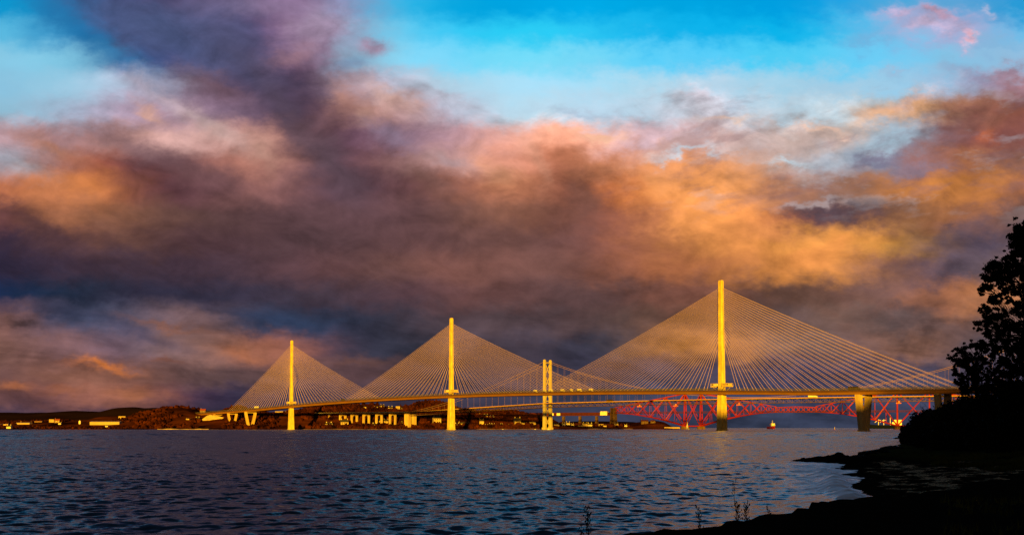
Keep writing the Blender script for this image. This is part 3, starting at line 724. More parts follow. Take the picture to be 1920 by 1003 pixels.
QB = empty('cable_stayed_bridge', tuple(QC))
tag(QB, 'long cable stayed road bridge with three tall slender sunlit towers and fans of pale cables', 'bridge')
def qbuild(mb, name, m, parent=QB, smooth=False):
    o = mb.build(name, m, None, smooth)
    o.parent = parent
    inv = parent.matrix_basis.inverted() if parent is QB else None
    # geometry is in world metres: shift into the parent's frame
    if parent is QB: o.location = (-QC.x, -QC.y, 0)
    return o

SS = [s for s in np.arange(-1180, 1381, 20.0)]
TH = 4.9
def section(s, prof):
    z = qz(s) + TH
    return [tuple(qp(s, t, z + h)) for t, h in prof]
deck_mb = MB(); deck_mb.loft([section(s, [(-20, 0), (-20, -0.9), (-19.4, -1.0), (-12.8, -4.9), (12.8, -4.9), (19.4, -1.0), (20, -0.9), (20, 0)]) for s in SS])
deck = qbuild(deck_mb, 'deck', MT['deck'])
eb = MB()
for t0, t1 in ((-20.35, -20.02), (20.02, 20.35)):
    eb.loft([section(s, [(t0, -1.55), (t1, -1.55), (t1, 0.35), (t0, 0.35)]) for s in SS])
qbuild(eb, 'deck_edge_beam', MT['deck_edge'])
rb = MB(); rb.loft([section(s, [(-18.5, 0.01), (18.5, 0.01), (18.5, 0.12), (-18.5, 0.12)]) for s in SS])
qbuild(rb, 'roadway', MT['asphalt'])
wb = MB()
for t in (-19.8, 19.8):
    for h in (0.9, 1.6, 2.3, 3.0):
        wb.loft([section(s, [(t - .05, h), (t + .05, h), (t + .05, h + 0.36), (t - .05, h + 0.36)]) for s in SS])
    for s in np.arange(-1180, 1380, 8.0):
        a = qp(s, t, qz(s) + TH); wb.box((a.x, a.y, a.z + 1.7), (0.25, 0.25, 3.4), frame=((QD.x, QD.y), (QT.x, QT.y)))
qbuild(wb, 'wind_barrier', MT['barrier'])

def ring(c, ld, lt, z, ch):
    a, b = ld / 2, lt / 2
    P = [(-a + ch, -b), (a - ch, -b), (a, -b + ch), (a, b - ch), (a - ch, b), (-a + ch, b), (-a, b - ch), (-a, -b + ch)]
    return [tuple(c + QD * p[0] + QT * p[1] + Vector((0, 0, z))) for p in P]

TOWERS = [(650, 'south'), (0, 'centre'), (-650, 'north')]
TLAB = {650: 'tallest looking tower, its foot in grey shade', 0: 'middle tower, sunlit down to the water', -650: 'smallest looking tower, above the far shore'}
towers = {}
for s0, _ in TOWERS:
    c = qp(s0); dz_ = qz(s0)
    t = MB()
    prof = [(-4, 12.2, 14.4, 1.6), (1.5, 12.2, 14.4, 1.6), (1.5, 10.8, 12.8, 1.3), (18, 10.4, 11.9, 1.2), (dz_ - 2, 9.3, 9.6, 1.0), (dz_ + 9, 8.6, 7.2, 0.9),
            (105, 8.0, 6.3, 0.9), (150, 7.4, 5.8, 0.9), (206.2, 6.9, 5.2, 0.9), (206.2, 6.3, 4.6, 0.8), (208.2, 6.3, 4.6, 0.8)]
    t.loft([ring(c, ld, lt, z, ch) for z, ld, lt, ch in prof])
    t.mi = 1
    for z in np.arange(12, 204, 4.0):                       # faint casting joints standing 4 cm proud
        P8 = [p for p in prof if p[1] < 11]
        k, q_ = (np.interp(z, [p[0] for p in P8[:-2]], [p[i] for p in P8[:-2]]) for i in (1, 2))
        if dz_ - 3 < z < dz_ + 9: continue
        t.loft([ring(c, k + .08, q_ + .08, z, 1.0), ring(c, k + .08, q_ + .08, z + 0.22, 1.0)])
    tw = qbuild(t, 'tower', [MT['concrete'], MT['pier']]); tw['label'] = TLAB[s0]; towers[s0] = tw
    # anchor recess strip where the cables enter
    m_ = MB(); p = c + Vector((0, 0, 208.2))
    m_.tube([p, p + Vector((0, 0, 2.2)), p + Vector((0, 0, 7.5 if s0 == 650 else 2.6))], [0.35, 0.25, 0.12], 6)
    o = m_.build('mast', MT['truss_dark']); o.parent = tw
    # work platform wrapped round the shaft above the deck, with cabins on it
    zp = dz_ + TH + 6.0
    pl = MB()
    for side in (-1, 1):
        a = c + QD * (side * 15.5) + Vector((0, 0, zp)); b = c + QD * (side * 4.6) + Vector((0, 0, zp))
        for tt in (-5.2, 5.2):
            pl.bar(a + QT * tt, b + QT * tt, 0.9, 1.4)
            pl.bar(a + QT * tt + Vector((0, 0, 4.2)), b + QT * tt + Vector((0, 0, 4.2)), 0.5, 0.6)
            for k in range(5):
                q0 = a.lerp(b, k / 4) + QT * tt
                pl.bar(q0, q0 + Vector((0, 0, 4.2)), 0.45, 0.45)
        pl.bar(a - QT * 5.2, a + QT * 5.2, 0.9, 1.4)
        mid = (a + b) / 2
        pl.box((mid.x, mid.y, zp + 0.85), (10.6, 10.0, 0.25), frame=((QD.x, QD.y), (QT.x, QT.y)))
        for tt in (-5.2, 5.2):
            pl.bar(c + QD * side * 4.2 + QT * tt + Vector((0, 0, zp - 5.8)), a.lerp(b, .35) + QT * tt, 0.5)
    po = pl.build('work_platform', MT['yellow']); po.parent = tw
    for side in (-1, 1):
        cb = MB(); q0 = c + QD * (side * 10.2)
        cb.box((q0.x, q0.y, zp + 2.6), (9.0, 8.6, 3.1), frame=((QD.x, QD.y), (QT.x, QT.y)))
        co = cb.build('site_cabin', MT['white'] if side < 0 else MT['yellow']); co.parent = tw
        for k in ((-3.1, -1.2, 1.2, 3.1) if side > 0 else (-2.6,)):
            q1 = q0 + QD * k - QT * 4.35
            wn = MB(); wn.box((q1.x, q1.y, zp + 2.8), (1.1 if side > 0 else 3.0, 0.15, 1.5 if side > 0 else 2.6), frame=((QD.x, QD.y), (QT.x, QT.y)))
            wo_ = wn.build('cabin_window', MT['black']); wo_.parent = tw

# stay cables: 24 pairs each side of each tower, in two planes along the middle of the deck
stays = []
for s0, _ in TOWERS:
    for side in (-1, 1):
        outer = (s0 == 650 and side > 0) or (s0 == -650 and side < 0)
        for k in range(24):
            ds = 30 + k * ((358 - 30) / 23 if outer else 16.0)
            sb = s0 + side * ds
            zt = 130 + (197 - 130) * (k / 23) ** 0.92
            for tt in (-1, 1):
                a = qp(s0 + side * 3.0, tt * 1.3, zt); b = qp(sb, tt * 3.4, qz(sb) + TH + 0.6)
                stays.append((-((a - b).length / ((a + b).length / 2)), s0, a, b))
stays.sort(key=lambda q: (q[1] != 650, q[0]))
rest = MB()
for i, (_, s0, a, b) in enumerate(stays):
    L_ = (a - b).length
    pts = []
    for q in range(6):
        f = q / 5; p = a.lerp(b, f); p.z -= 4 * (L_ * L_ * 2.0e-5) * f * (1 - f)
        pts.append(p)
    rad = 0.19 if s0 == 650 else 0.205
    if i < 100:
        m_ = MB(); m_.tube(pts, rad, 5); m_.tube([b + (a - b).normalized() * 5.0, b], rad * 1.9, 5)
        qbuild(m_, 'stay_cable', MT['cable'])
    else:
        rest.tube(pts, rad, 5); rest.tube([b + (a - b).normalized() * 5.0, b], rad * 1.9, 5)
o = qbuild(rest, 'stay_cables', MT['cable']); o['kind'] = 'stuff'

def vpier(s, wt, wb_, z0, th_, lab=None):
    """two legs leaning out across the deck from a common foot"""
    zt = qz(s) + 0.3
    P = empty('pier', tuple(qp(s, 0, 0) - QC), 0, QB)
    if lab: P['label'] = lab
    for sg in (-1, 1):
        m_ = MB()
        a, b = th_
        rings = []
        for z, off, w, l in ((z0 - 3, wb_ / 2, a * 1.1, b * 1.1), (z0 + 2, wb_ / 2, a * 1.1, b * 1.1), (zt - 6, wt / 2 - 0.5, a, b), (zt, wt / 2, a * 1.05, b)):
            c = QT * (sg * off)
            rings.append([tuple(c + QD * (i * l / 2) + QT * (j * w / 2) + Vector((0, 0, z))) for i, j in ((-1, -1), (1, -1), (1, 1), (-1, 1))])
        m_.loft(rings)
        o = m_.build('pier_leg', MT['pier'], P)
    f = MB(); q0 = Vector((0, 0, z0 - 0.5))
    f.box((0, 0, z0 - 1.2), (th_[1] * 1.45, wb_ + th_[0] * 1.2, 4.6), frame=((QD.x, QD.y), (QT.x, QT.y)))
    f.build('footing', MT['pier'], P)
    hb = MB(); hb.bar(QT * (-wt / 2 + 2) + Vector((0, 0, zt - 2.2)), QT * (wt / 2 - 2) + Vector((0, 0, zt - 2.2)), 1.6, 1.4)
    hb.build('crossbeam', MT['pier'], P)
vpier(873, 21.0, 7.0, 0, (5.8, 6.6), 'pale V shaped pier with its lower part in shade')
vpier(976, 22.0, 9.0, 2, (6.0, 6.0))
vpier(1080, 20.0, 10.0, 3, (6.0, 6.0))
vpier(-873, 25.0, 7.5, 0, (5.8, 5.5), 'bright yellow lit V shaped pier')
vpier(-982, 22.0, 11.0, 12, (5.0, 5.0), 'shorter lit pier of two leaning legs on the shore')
vpier(-1075, 20.0, 13.0, 18, (4.5, 4.5))

# ------------------------------------------------------------------ suspension bridge behind
FD = Vector((0.802, -0.5973, 0)); FT = Vector((0.5973, 0.802, 0))
F0 = Vector((80, 2400, 0)); SPAN, SIDE = 1006, 408
FB = empty('suspension_bridge', tuple(F0))
tag(FB, 'grey suspension bridge with twin legged braced tower, seen behind the cable stayed bridge', 'bridge')
def fp(s, t=0, z=0): return F0 + FD * s + FT * t + Vector((0, 0, z))
def fdeck(s):
    if s < 0: return 58.5 + s * (58.5 - 42.5) / SIDE if s > -SIDE else 42.5
    if s < SPAN: return 58.5 + 3.0 * 4 * (s / SPAN) * (1 - s / SPAN) * 0.8
    return 58.5 - (s - SPAN) * 0.03
def fcable(s):
    if s < 0:
        q = -s / SIDE; return 153 + (fdeck(-SIDE) + 0.5 - 153) * q - 4 * 13.0 * q * (1 - q)
    if s <= SPAN: return 64 + 89 * (2 * s / SPAN - 1) ** 2
    q = (s - SPAN) / SIDE; return 153 + (fdeck(SPAN + SIDE) - 153) * q - 4 * 13 * q * (1 - q)
def fb(mb, name, m, parent=FB):
    o = mb.build(name, m); o.parent = parent; o.location = (-F0.x, -F0.y, 0) if parent is FB else (0, 0, 0); return o
for s0 in (0, SPAN):
    T_ = MB()
    for t in (-11.5, 11.5):
        rings = []
        for z, l, w in ((-3, 9.5, 8.5), (5, 9.5, 8.5), (5.2, 7.2, 5.8), (fdeck(0), 6.4, 5.0), (110, 5.6, 4.6), (152, 5.0, 4.4), (156, 4.6, 4.4)):
            c = fp(s0, t * (1.0 if z < 60 else 1.0), z)
            rings.append([tuple(c + FD * (i * l / 2) + FT * (j * w / 2)) for i, j in ((-1, -1), (1, -1), (1, 1), (-1, 1))])
        T_.loft(rings)
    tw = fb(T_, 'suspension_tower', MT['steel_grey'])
    X_ = MB()
    zs = [8, 30, 52]
    for z0, z1 in ((6, 29), (29, 52), (66, 94), (94, 122), (122, 149)):
        X_.bar(fp(s0, -9, z0), fp(s0, 9, z1), 1.2, 1.4); X_.bar(fp(s0, 9, z0), fp(s0, -9, z1), 1.2, 1.4)
    X_.bar(fp(s0, -10, 150), fp(s0, 10, 150), 2.6, 3.4); X_.bar(fp(s0, -10, 64), fp(s0, 10, 64), 2.4, 2.4); X_.bar(fp(s0, -10, 50), fp(s0, 10, 50), 2.4, 2.6)
    o = X_.build('tower_bracing', MT['steel_grey']); o.parent = tw
    for t in (-11.5, 11.5):
        S_ = MB(); p = fp(s0, t, 156.4); S_.box(tuple(p), (5.4, 3.4, 1.6), frame=((FD.x, FD.y), (FT.x, FT.y)), top=(2.6, 2.2))
        o = S_.build('cable_saddle', MT['steel_grey']); o.parent = tw
ssr = [-SIDE + i * 12 for i in range(int(SIDE / 12) + 1)] + [0] + [i * 18.3 for i in range(1, 55)] + [SPAN] + [SPAN + i * 20 for i in range(1, 21)]
for t in (-11.5, 11.5):
    c = MB(); c.tube([fp(s, t, fcable(s)) for s in ssr], 0.32, 6)
    fb(c, 'main_cable', MT['cable_grey'])
hang = []
for s in list(np.arange(-SIDE + 40, -10, 18.3)) + list(np.arange(18.3, SPAN - 5, 18.3)):
    for t in (-11.5, 11.5):
        if fcable(s) - fdeck(s) > 2: hang.append((fp(s, t).length, s, t))
hang.sort()
hs = [h for h in hang if h[1] < 560]; ho = [h for h in hang if h[1] >= 560]
hr = MB()
for i, (_, s, t) in enumerate(hs + ho):
    m_ = MB() if i < 100 else hr
    m_.tube([fp(s, t, fcable(s)), fp(s, t, fdeck(s))], 0.10, 4)
    if i < 100: fb(m_, 'hanger', MT['cable_grey'])
o = fb(hr, 'hangers', MT['cable_grey']); o['kind'] = 'stuff'
# stiffening truss and deck
ds = list(np.arange(-SIDE, SPAN + 200, 9.14))
tr = MB()
for t in (-11.5, 11.5):
    for i in range(len(ds) - 1):
        a, b = ds[i], ds[i + 1]; za, zb = fdeck(a) - 1, fdeck(b) - 1
        tr.bar(fp(a, t, za), fp(b, t, zb), 0.8, 0.9); tr.bar(fp(a, t, za - 7.6), fp(b, t, zb - 7.6), 0.8, 0.9)
        if i % 2: tr.bar(fp(a, t, za), fp(b, t, zb - 7.6), 0.5, 0.6)
        else: tr.bar(fp(a, t, za - 7.6), fp(b, t, zb), 0.5, 0.6)
        tr.bar(fp(a, t, za), fp(a, t, za - 7.6), 0.35, 0.4)
for i in range(0, len(ds) - 1):
    a = ds[i]; za = fdeck(a) - 1
    tr.bar(fp(a, -11.5, za - 7.6), fp(a, 11.5, za - 7.6), 0.5, 0.9); tr.bar(fp(a, -16.5, za + .2), fp(a, 16.5, za + .2), 0.5, 1.8)
fb(tr, 'stiffening_truss', MT['truss_dark'])
dk = MB()
def fsec(s, pr): return [tuple(fp(s, t, fdeck(s) + h)) for t, h in pr]
dss = list(np.arange(-SIDE, SPAN + 420, 20.0))
dk.loft([fsec(s, [(-10.5, -0.3), (10.5, -0.3), (10.5, 0.1), (-10.5, 0.1)]) for s in dss])
dk.loft([fsec(s, [(-17, -0.5), (-13, -0.5), (-13, 0.15), (-17, 0.15)]) for s in dss]); dk.loft([fsec(s, [(13, -0.5), (17, -0.5), (17, 0.15), (13, 0.15)]) for s in dss])
fb(dk, 'roadway', MT['pier'])
pr = MB()
for t in (-17.1, 17.1):
    pr.loft([fsec(s, [(t - .08, 0.15), (t + .08, 0.15), (t + .08, 0.95), (t - .08, 0.95)]) for s in dss])
fb(pr, 'parapet', MT['deck'])
for s in (245, 330, 470, 780, 1000):
    g = MB(); c = fp(s, -14, fdeck(s) - 11.6)
    g.box(tuple(c), (6.5, 9, 2.0), frame=((FD.x, FD.y), (FT.x, FT.y))); g.bar(c + Vector((0, 0, 1)), c + Vector((0, 0, 4)), 2.2)
    fb(g, 'inspection_gantry', MT['orange'])
# north approach viaduct
AV = -SIDE
ap = MB()
for a, b in ((-SIDE - 330, -SIDE),):
    ap.loft([[tuple(fp(s, t, 42.5 + h)) for t, h in ((-16, 0.5), (-16, -1.2), (-9, -4.2), (9, -4.2), (16, -1.2), (16, 0.5))] for s in np.linspace(a, b, 8)])
fb(ap, 'approach_deck', MT['truss_dark'])
pe = MB()
for t in (-16.2, 16.2):
    pe.loft([[tuple(fp(s, t + w, 42.5 + h)) for w, h in ((-.12, -0.8), (.12, -0.8), (.12, 1.7), (-.12, 1.7))] for s in np.linspace(-SIDE - 330, -SIDE, 8)])
fb(pe, 'approach_parapet', MT['steel_grey'])
for s in (66, 113, 158, 201, 243, 285):
    q0 = fp(-SIDE - s); g0 = float(north_h(q0.x, q0.y)) - 2
    P_ = MB()
    for t in (-9.4, 9.4):
        c = fp(-SIDE - s, t, 0); P_.box((c.x, c.y, (g0 + 38.5) / 2), (3.4, 5.2, 38.5 - g0), frame=((FD.x, FD.y), (FT.x, FT.y)))
    z = 38.4
    arc = []
    for k in range(9):                                   # arched head between the legs
        a0 = math.pi * k / 8; arc.append((-math.cos(a0) * 6.8, z - 6.5 + math.sin(a0) * 4.2))
    f0 = []
    for i in (-1.6, 1.6):
        f0.append([tuple(fp(-SIDE - s + i, t, h)) for t, h in arc + [(6.8, z - .02), (-6.8, z - .02)]])
    P_.loft(f0)
    fb(P_, 'portal_pier', MT['pier'])
P_ = MB(); gq = fp(-SIDE - 6)
for t in (-10.0, 10.0):
    c = fp(-SIDE - 6, t, 0); P_.box((c.x, c.y, 17), (13.0, 10.5, 46), frame=((FD.x, FD.y), (FT.x, FT.y)))
fb(P_, 'side_tower_pier', MT['pier'])

# ------------------------------------------------------------------ red cantilever railway bridge
RD = Vector((0.9266, -0.3761, 0)); RT = Vector((0.3761, 0.9266, 0))
R0 = Vector((512.6, 3020, 0))
RB = empty('cantilever_railway_bridge', tuple(R0))
tag(RB, 'red steel cantilever railway bridge of tubes and lattice, farthest of the three bridges', 'bridge')
def rp(s, t=0, z=0): return R0 + RD * s + RT * t + Vector((0, 0, z))
def rbd(mb, name, m, parent=RB):
    o = mb.build(name, m); o.parent = parent; o.location = (-R0.x, -R0.y, 0) if parent is RB else (0, 0, 0); return o
ZB, ZT, ZR = 9.0, 101.0, 48.0
def cantilever(c0, half, name_lab):
    K = MB()
    def wt(z): return np.interp(z, [ZB, ZT], [18.0, 5.0])
    def arm(sg, f):
        """bottom and top chord heights at fraction f of the arm"""
        s = c0 + sg * (half + 207 * f)
        zb = ZB + (46.5 - ZB) * (1 - (1 - f) ** 1.75)
        zt = ZT + (62.5 - ZT) * f
        w = np.interp(f, [0, 1], [18, 5.5]); w2 = np.interp(f, [0, 1], [5.0, 5.0])
        return s, zb, zt, w, w2
    fr = [0, 0.27, 0.49, 0.67, 0.81, 0.91, 1.0]
    for side in (-1, 1):
        def tp(s, z, top): return None
        # tower legs
        for e_ in (-1, 1):
            s = c0 + e_ * half
            K.tube([rp(s, side * 18, ZB), rp(s, side * 5, ZT)], 1.85, 8)
        K.bar(rp(c0 - half, side * 5, ZT), rp(c0 + half, side * 5, ZT), 2.4, 3.2)
        K.tube([rp(c0 - half, side * 18, ZB), rp(c0 + half, side * 18, ZB)], 1.8, 8)
        for e_ in (-1, 1):
            K.tube([rp(c0 - e_ * half, side * 18, ZB), rp(c0, side * 11.5, (ZB + ZT) / 2), rp(c0 + e_ * half, side * 5, ZT)], 1.25, 6)
        for sg in (-1, 1):
            A = [arm(sg, f) for f in fr]
            fine = [arm(sg, f) for f in np.linspace(0, 1, 15)]
            K.tube([rp(a[0], side * a[3], a[1]) for a in fine], [1.85 - 0.8 * i / 14 for i in range(15)], 8)
            for i in range(6):
                a, b = A[i], A[i + 1]
                w = 2.4 - 0.25 * i
                K.bar(rp(a[0], side * a[4], a[2]), rp(b[0], side * b[4], b[2]), 1.6, w * 1.15)
                K.tube([rp(a[0], side * a[3], a[1]), rp(b[0], side * b[4], b[2])], 1.35 - 0.13 * i, 6)      # strut leaning out
                K.bar(rp(a[0], side * a[4], a[2]), rp(b[0], side * b[3], b[1]), 1.1, w)                      # tie
                if i < 5:
                    # hangers carrying the railway at the crossing and below the node
                    zc = (a[1] + b[2]) / 2; sc_ = (a[0] + b[0]) / 2
                    zbm = np.interp(abs(sc_), sorted((abs(a[0]), abs(b[0]))), (a[1], b[1]) if abs(a[0]) < abs(b[0]) else (b[1], a[1]))
                    if zbm < ZR - 4: K.bar(rp(sc_, side * (a[3] + b[3]) / 2, zbm), rp(sc_, side * 8, ZR), 0.9, 1.2)
                    if b[1] < ZR - 3: K.bar(rp(b[0], side * b[3], b[1]), rp(b[0], side * 8, ZR), 0.8, 1.0)
                if i > 0: K.bar(rp(a[0], side * a[3], a[1]), rp(a[0], side * a[4], a[2]), 0.8, 1.0)
            e1 = A[-1]; K.bar(rp(e1[0], side * e1[3], e1[1]), rp(e1[0], side * e1[4], e1[2]), 1.6, 1.8)
    for e_ in (-1, 1):                                    # wind bracing across the tower
        s = c0 + e_ * half
        for z0, z1 in ((ZB, 40), (52, ZT)):
            K.bar(rp(s, -wt(z0), z0), rp(s, wt(z1), z1), 1.1, 1.1); K.bar(rp(s, wt(z0), z0), rp(s, -wt(z1), z1), 1.1, 1.1)
        K.bar(rp(s, -5, ZT), rp(s, 5, ZT), 2, 2)
    for sg in (-1, 1):
        for i in range(6):
            a = arm(sg, fr[i]); K.bar(rp(a[0], -a[4], a[2]), rp(a[0], a[4], a[2]), 1.0, 1.0)
            b = arm(sg, fr[i + 1]); K.bar(rp(a[0], -a[3], a[1]), rp(b[0], b[3], b[1]), 0.8, 0.8); K.bar(rp(a[0], a[3], a[1]), rp(b[0], -b[3], b[1]), 0.8, 0.8)
    o = rbd(K, 'cantilever', MT['red']); o['label'] = name_lab
    for e_ in (-1, 1):                                    # granite feet
        for side in (-1, 1):
            m_ = MB(); c = rp(c0 + e_ * half, side * 18, 0)
            m_.loft([[tuple(c + Vector((math.cos(k * math.pi / 6) * r_, math.sin(k * math.pi / 6) * r_, z))) for k in range(12)] for z, r_ in ((-4, 9.6), (4.5, 8.2), (8.0, 7.4), (8.2, 6.4))])
            rbd(m_, 'masonry_foot', MT['stone'])
    return o
cantilever(0, 22.8, 'northern cantilever standing by the wooded headland')
cI = 583.6
cantilever(cI, 39.6, 'southern cantilever half hidden by the trees')
# suspended span between them
sp_ = MB(); sA, sB = 22.8 + 207, cI - 39.6 - 207
nb = 8
for side in (-5.2, 5.2):
    for i in range(nb):
        a, b = sA + (sB - sA) * i / nb, sA + (sB - sA) * (i + 1) / nb
        ha = 62.5 - 46.5 + 2.0 * math.sin(math.pi * i / nb) - 3; hb = 62.5 - 46.5 + 2.0 * math.sin(math.pi * (i + 1) / nb) - 3
        sp_.bar(rp(a, side, 46.5), rp(b, side, 46.5), 1.4, 1.9); sp_.bar(rp(a, side, 46.5 + ha), rp(b, side, 46.5 + hb), 1.4, 1.8)
        sp_.bar(rp(a, side, 46.5), rp(b, side, 46.5 + hb), 0.8, 1.3); sp_.bar(rp(a, side, 46.5 + ha), rp(b, side, 46.5), 0.8, 1.3)
rbd(sp_, 'suspended_span', MT['red'])
rl = MB()
for side in (-8, 8):
    for z in (ZR - 2.0, ZR + 2.0):
        rl.bar(rp(-230, side, z), rp(cI + 247, side, z), 0.6, 0.7)
    s = -230.0
    while s < cI + 247:
        rl.bar(rp(s, side, ZR - 2), rp(s + 5, side, ZR + 2), 0.35, 0.4); rl.bar(rp(s + 5, side, ZR + 2), rp(s + 10, side, ZR - 2), 0.35, 0.4); s += 10
rl.loft([[tuple(rp(s, t, z)) for t, z in ((-7.6, ZR - 1.2), (7.6, ZR - 1.2), (7.6, ZR - 0.4), (-7.6, ZR - 0.4))] for s in (-230, cI + 247)])
rbd(rl, 'railway_deck', MT['red_dark'])
# cantilever end pier, approach girders and granite piers
E0 = -230
def stone_pier(s, w, l, zt, name='viaduct_pier'):
    q0 = rp(s); m_ = MB(); c = q0
    m_.loft([[tuple(c + RD * (i * ll / 2) + RT * (j * ww / 2) + Vector((0, 0, z))) for i, j in ((-1, -1), (1, -1), (1, 1), (-1, 1))] for z, ll, ww in ((-3, l * 1.35, w * 1.2), (6, l * 1.25, w * 1.15), (zt - 2, l, w), (zt - 2, l * 1.12, w * 1.1), (zt, l * 1.12, w * 1.1))])
    rbd(m_, name, MT['stone'])
stone_pier(E0 - 4, 26, 12.5, 62.0, 'end_pier')
for k in range(1, 5): stone_pier(E0 - 4 - 51.2 * k, 12, 6.0, 38.5)
g = MB()
s1 = E0 - 10; s2 = E0 - 262
for side in (-5, 5):
    g.bar(rp(s1, side, 44.4), rp(s2, side, 44.4), 0.7, 8.6)
    g.bar(rp(s1, side - .1, 48.9), rp(s2, side - .1, 48.9), 1.6, 0.6); g.bar(rp(s1, side - .1, 40.0), rp(s2, side - .1, 40.0), 1.6, 0.6)
    for s in np.arange(s2, s1, 5.0): g.bar(rp(s, side * 1.12, 40.4), rp(s, side * 1.12, 48.6), 0.3, 0.3)
g.bar(rp(s1, 0, 46), rp(s2, 0, 46), 9.0, 1.0)
rbd(g, 'approach_girder', MT['red_dark'])
ar = MB()                                                # masonry arches at the north end
for k in range(5):
    sa = s2 - k * 16.5; sb = sa - 16.5
    for side in (-5.5, 5.5):
        arc = [(sb + 2.2, 18), (sb + 2.2, 34)] + [(sb + 8.25 - 6.05 * math.cos(math.pi * q / 8), 34 + 6.05 * math.sin(math.pi * q / 8)) for q in range(1, 8)] + [(sa - 2.2, 34), (sa - 2.2, 18)]
        top = [(sa, 18), (sa, 48.5), (sb, 48.5), (sb, 18)]
        poly = arc + top
        vs = [tuple(rp(s, side - 0.6, z)) for s, z in poly] + [tuple(rp(s, side + 0.6, z)) for s, z in poly]
        n_ = len(arc)
        f_ = []
        A_ = list(range(len(poly)))
        # split the spandrel into quads from the arch up to the parapet line
        for q in range(n_ - 1): pass
        ar.add(vs, [tuple(A_), tuple(i + len(poly) for i in A_[::-1])] + [(i, (i + 1) % len(poly), (i + 1) % len(poly) + len(poly), i + len(poly)) for i in A_])
    ar.bar(rp(sa, 0, 47.2), rp(sb, 0, 47.2), 10.0, 1.2)
rbd(ar, 'masonry_arches', MT['stone'])
# white weather sheeting round painting scaffolds on the viaduct
for s, l, h, z in ((E0 - 4 - 28, 21, 11.5, 46.5), (E0 - 4 - 190, 13, 7.0, 44), (E0 - 4 - 168, 11, 7.0, 44)):
    m_ = MB(); c = rp(s, 0, z)
    m_.box(tuple(c), (l, 13, h), frame=((RD.x, RD.y), (RT.x, RT.y)), top=(l * 0.97, 12))
    for k in range(5):
        m_.bar(c + RD * ((k / 4 - .5) * l) - RT * 6.7 + Vector((0, 0, -h / 2)), c + RD * ((k / 4 - .5) * l) - RT * 6.5 + Vector((0, 0, h / 2)), 0.3)
    rbd(m_, 'scaffold_sheeting', MT['sheet'])

# ------------------------------------------------------------------ vehicles on the decks
def lorry(name, label, cat, s, t, bridge, L_=14.0, H_=3.9, col=None, group='vehicles crossing the bridges', flip=1, lenient=False):
    if bridge == 'q': p = qp(s, t, qz(s) + TH + 0.12); D = QD
    else: p = fp(s, t, fdeck(s) + 0.6); D = FD
    root = empty(name, tuple(p), math.atan2(D.y, D.x) + (0 if flip > 0 else math.pi))
    tag(root, label, cat, group)
    col = col or MT['white']
    m_ = MB(); m_.box((-1.2, 0, 1.1 + (H_ - 1.1) / 2), (L_ - 2.8, 2.5, H_ - 1.1)); m_.build('cargo_body', col, root)
    m_ = MB(); m_.box((L_ / 2 - 1.0, 0, 1.75), (2.2, 2.45, 2.5), top=(1.7, 2.3)); cabo = m_.build('cab', col, root)
    m_ = MB(); m_.box((L_ / 2 + 0.02, 0, 2.1), (0.3, 2.1, 0.9)); m_.build('windscreen', MT['black'], cabo)
    m_ = MB(); m_.box((0, 0, 0.85), (L_ - 1, 2.2, 0.3)); m_.build('chassis', MT['lorry_dark'], root)
    wheel = None
    for x in (L_ / 2 - 1.3, -L_ / 2 + 1.4, -L_ / 2 + 2.7):
        for y in (-1.05, 1.05):
            m_ = MB(); m_.tube([(x, y - .15, .5), (x, y + .15, .5)], 0.5, 10); m_.build('wheel', MT['tyre'], root)
    return root
lorry('lorry', 'sunlit yellow box lorry left of the smallest tower of the cable stayed bridge', 'lorry', -812, -12, 'q', 22, 6.6, MT['white'])
lorry('lorry', 'dark lorry on the cable stayed bridge above the shaded V pier', 'lorry', 868, -12, 'q', 16, 5.0, MT['lorry_dark'])
lorry('lorry', 'dark lorry on the bridge deck where the two left cable fans cross', 'lorry', -385, -12, 'q', 13, 5.2, MT['lorry_dark'])
lorry('lorry', 'dark lorry on the suspension bridge right of its tower', 'lorry', 168, -7, 'f', 17, 4.6, MT['lorry_dark'])
lorry('lorry', 'long pale lorry on the suspension bridge between the tallest tower and the shaded V pier', 'lorry', 618, -7, 'f', 18, 4.4, MT['sheet'])
for k, s in enumerate((262, 286, 301, 330, 352, 371, 398)):
    lorry('van', 'sunlit van on the cable stayed deck, ' + ('nearest the suspension tower', 'second right of the suspension tower', 'third right of the suspension tower', 'in the middle of the queue', 'fifth right of the suspension tower', 'last but one at the right end', 'at the far right end of the queue')[k], 'van', s, -13, 'q', (8.5, 6.5, 10)[k % 3], (4.1, 3.9, 4.2)[k % 3], MT['sheet'], 'queue of vans on the cable stayed bridge')

# ------------------------------------------------------------------ boats
def ship_hull(m_, L_, W_, H_, z0=-0.6, bow=0.25):
    xs = [(-L_ / 2, .75), (-L_ * .4, 1), (L_ * .2, 1), (L_ * (.5 - bow * .35), .62), (L_ / 2, .04)]
    rings = []
    for i, (x, k) in enumerate(xs):
        h = H_ * (1 + 0.25 * max(0, x / L_) ** 2 * 4)
        w = W_ / 2 * k
        rings.append([(x - (0.05 * L_ if i == 4 else 0), -w * .55, z0), (x, -w, z0 + H_ * .5), (x, -w, h), (x, w, h), (x, w, z0 + H_ * .5), (x - (0.05 * L_ if i == 4 else 0), w * .55, z0)])
    m_.loft(rings)

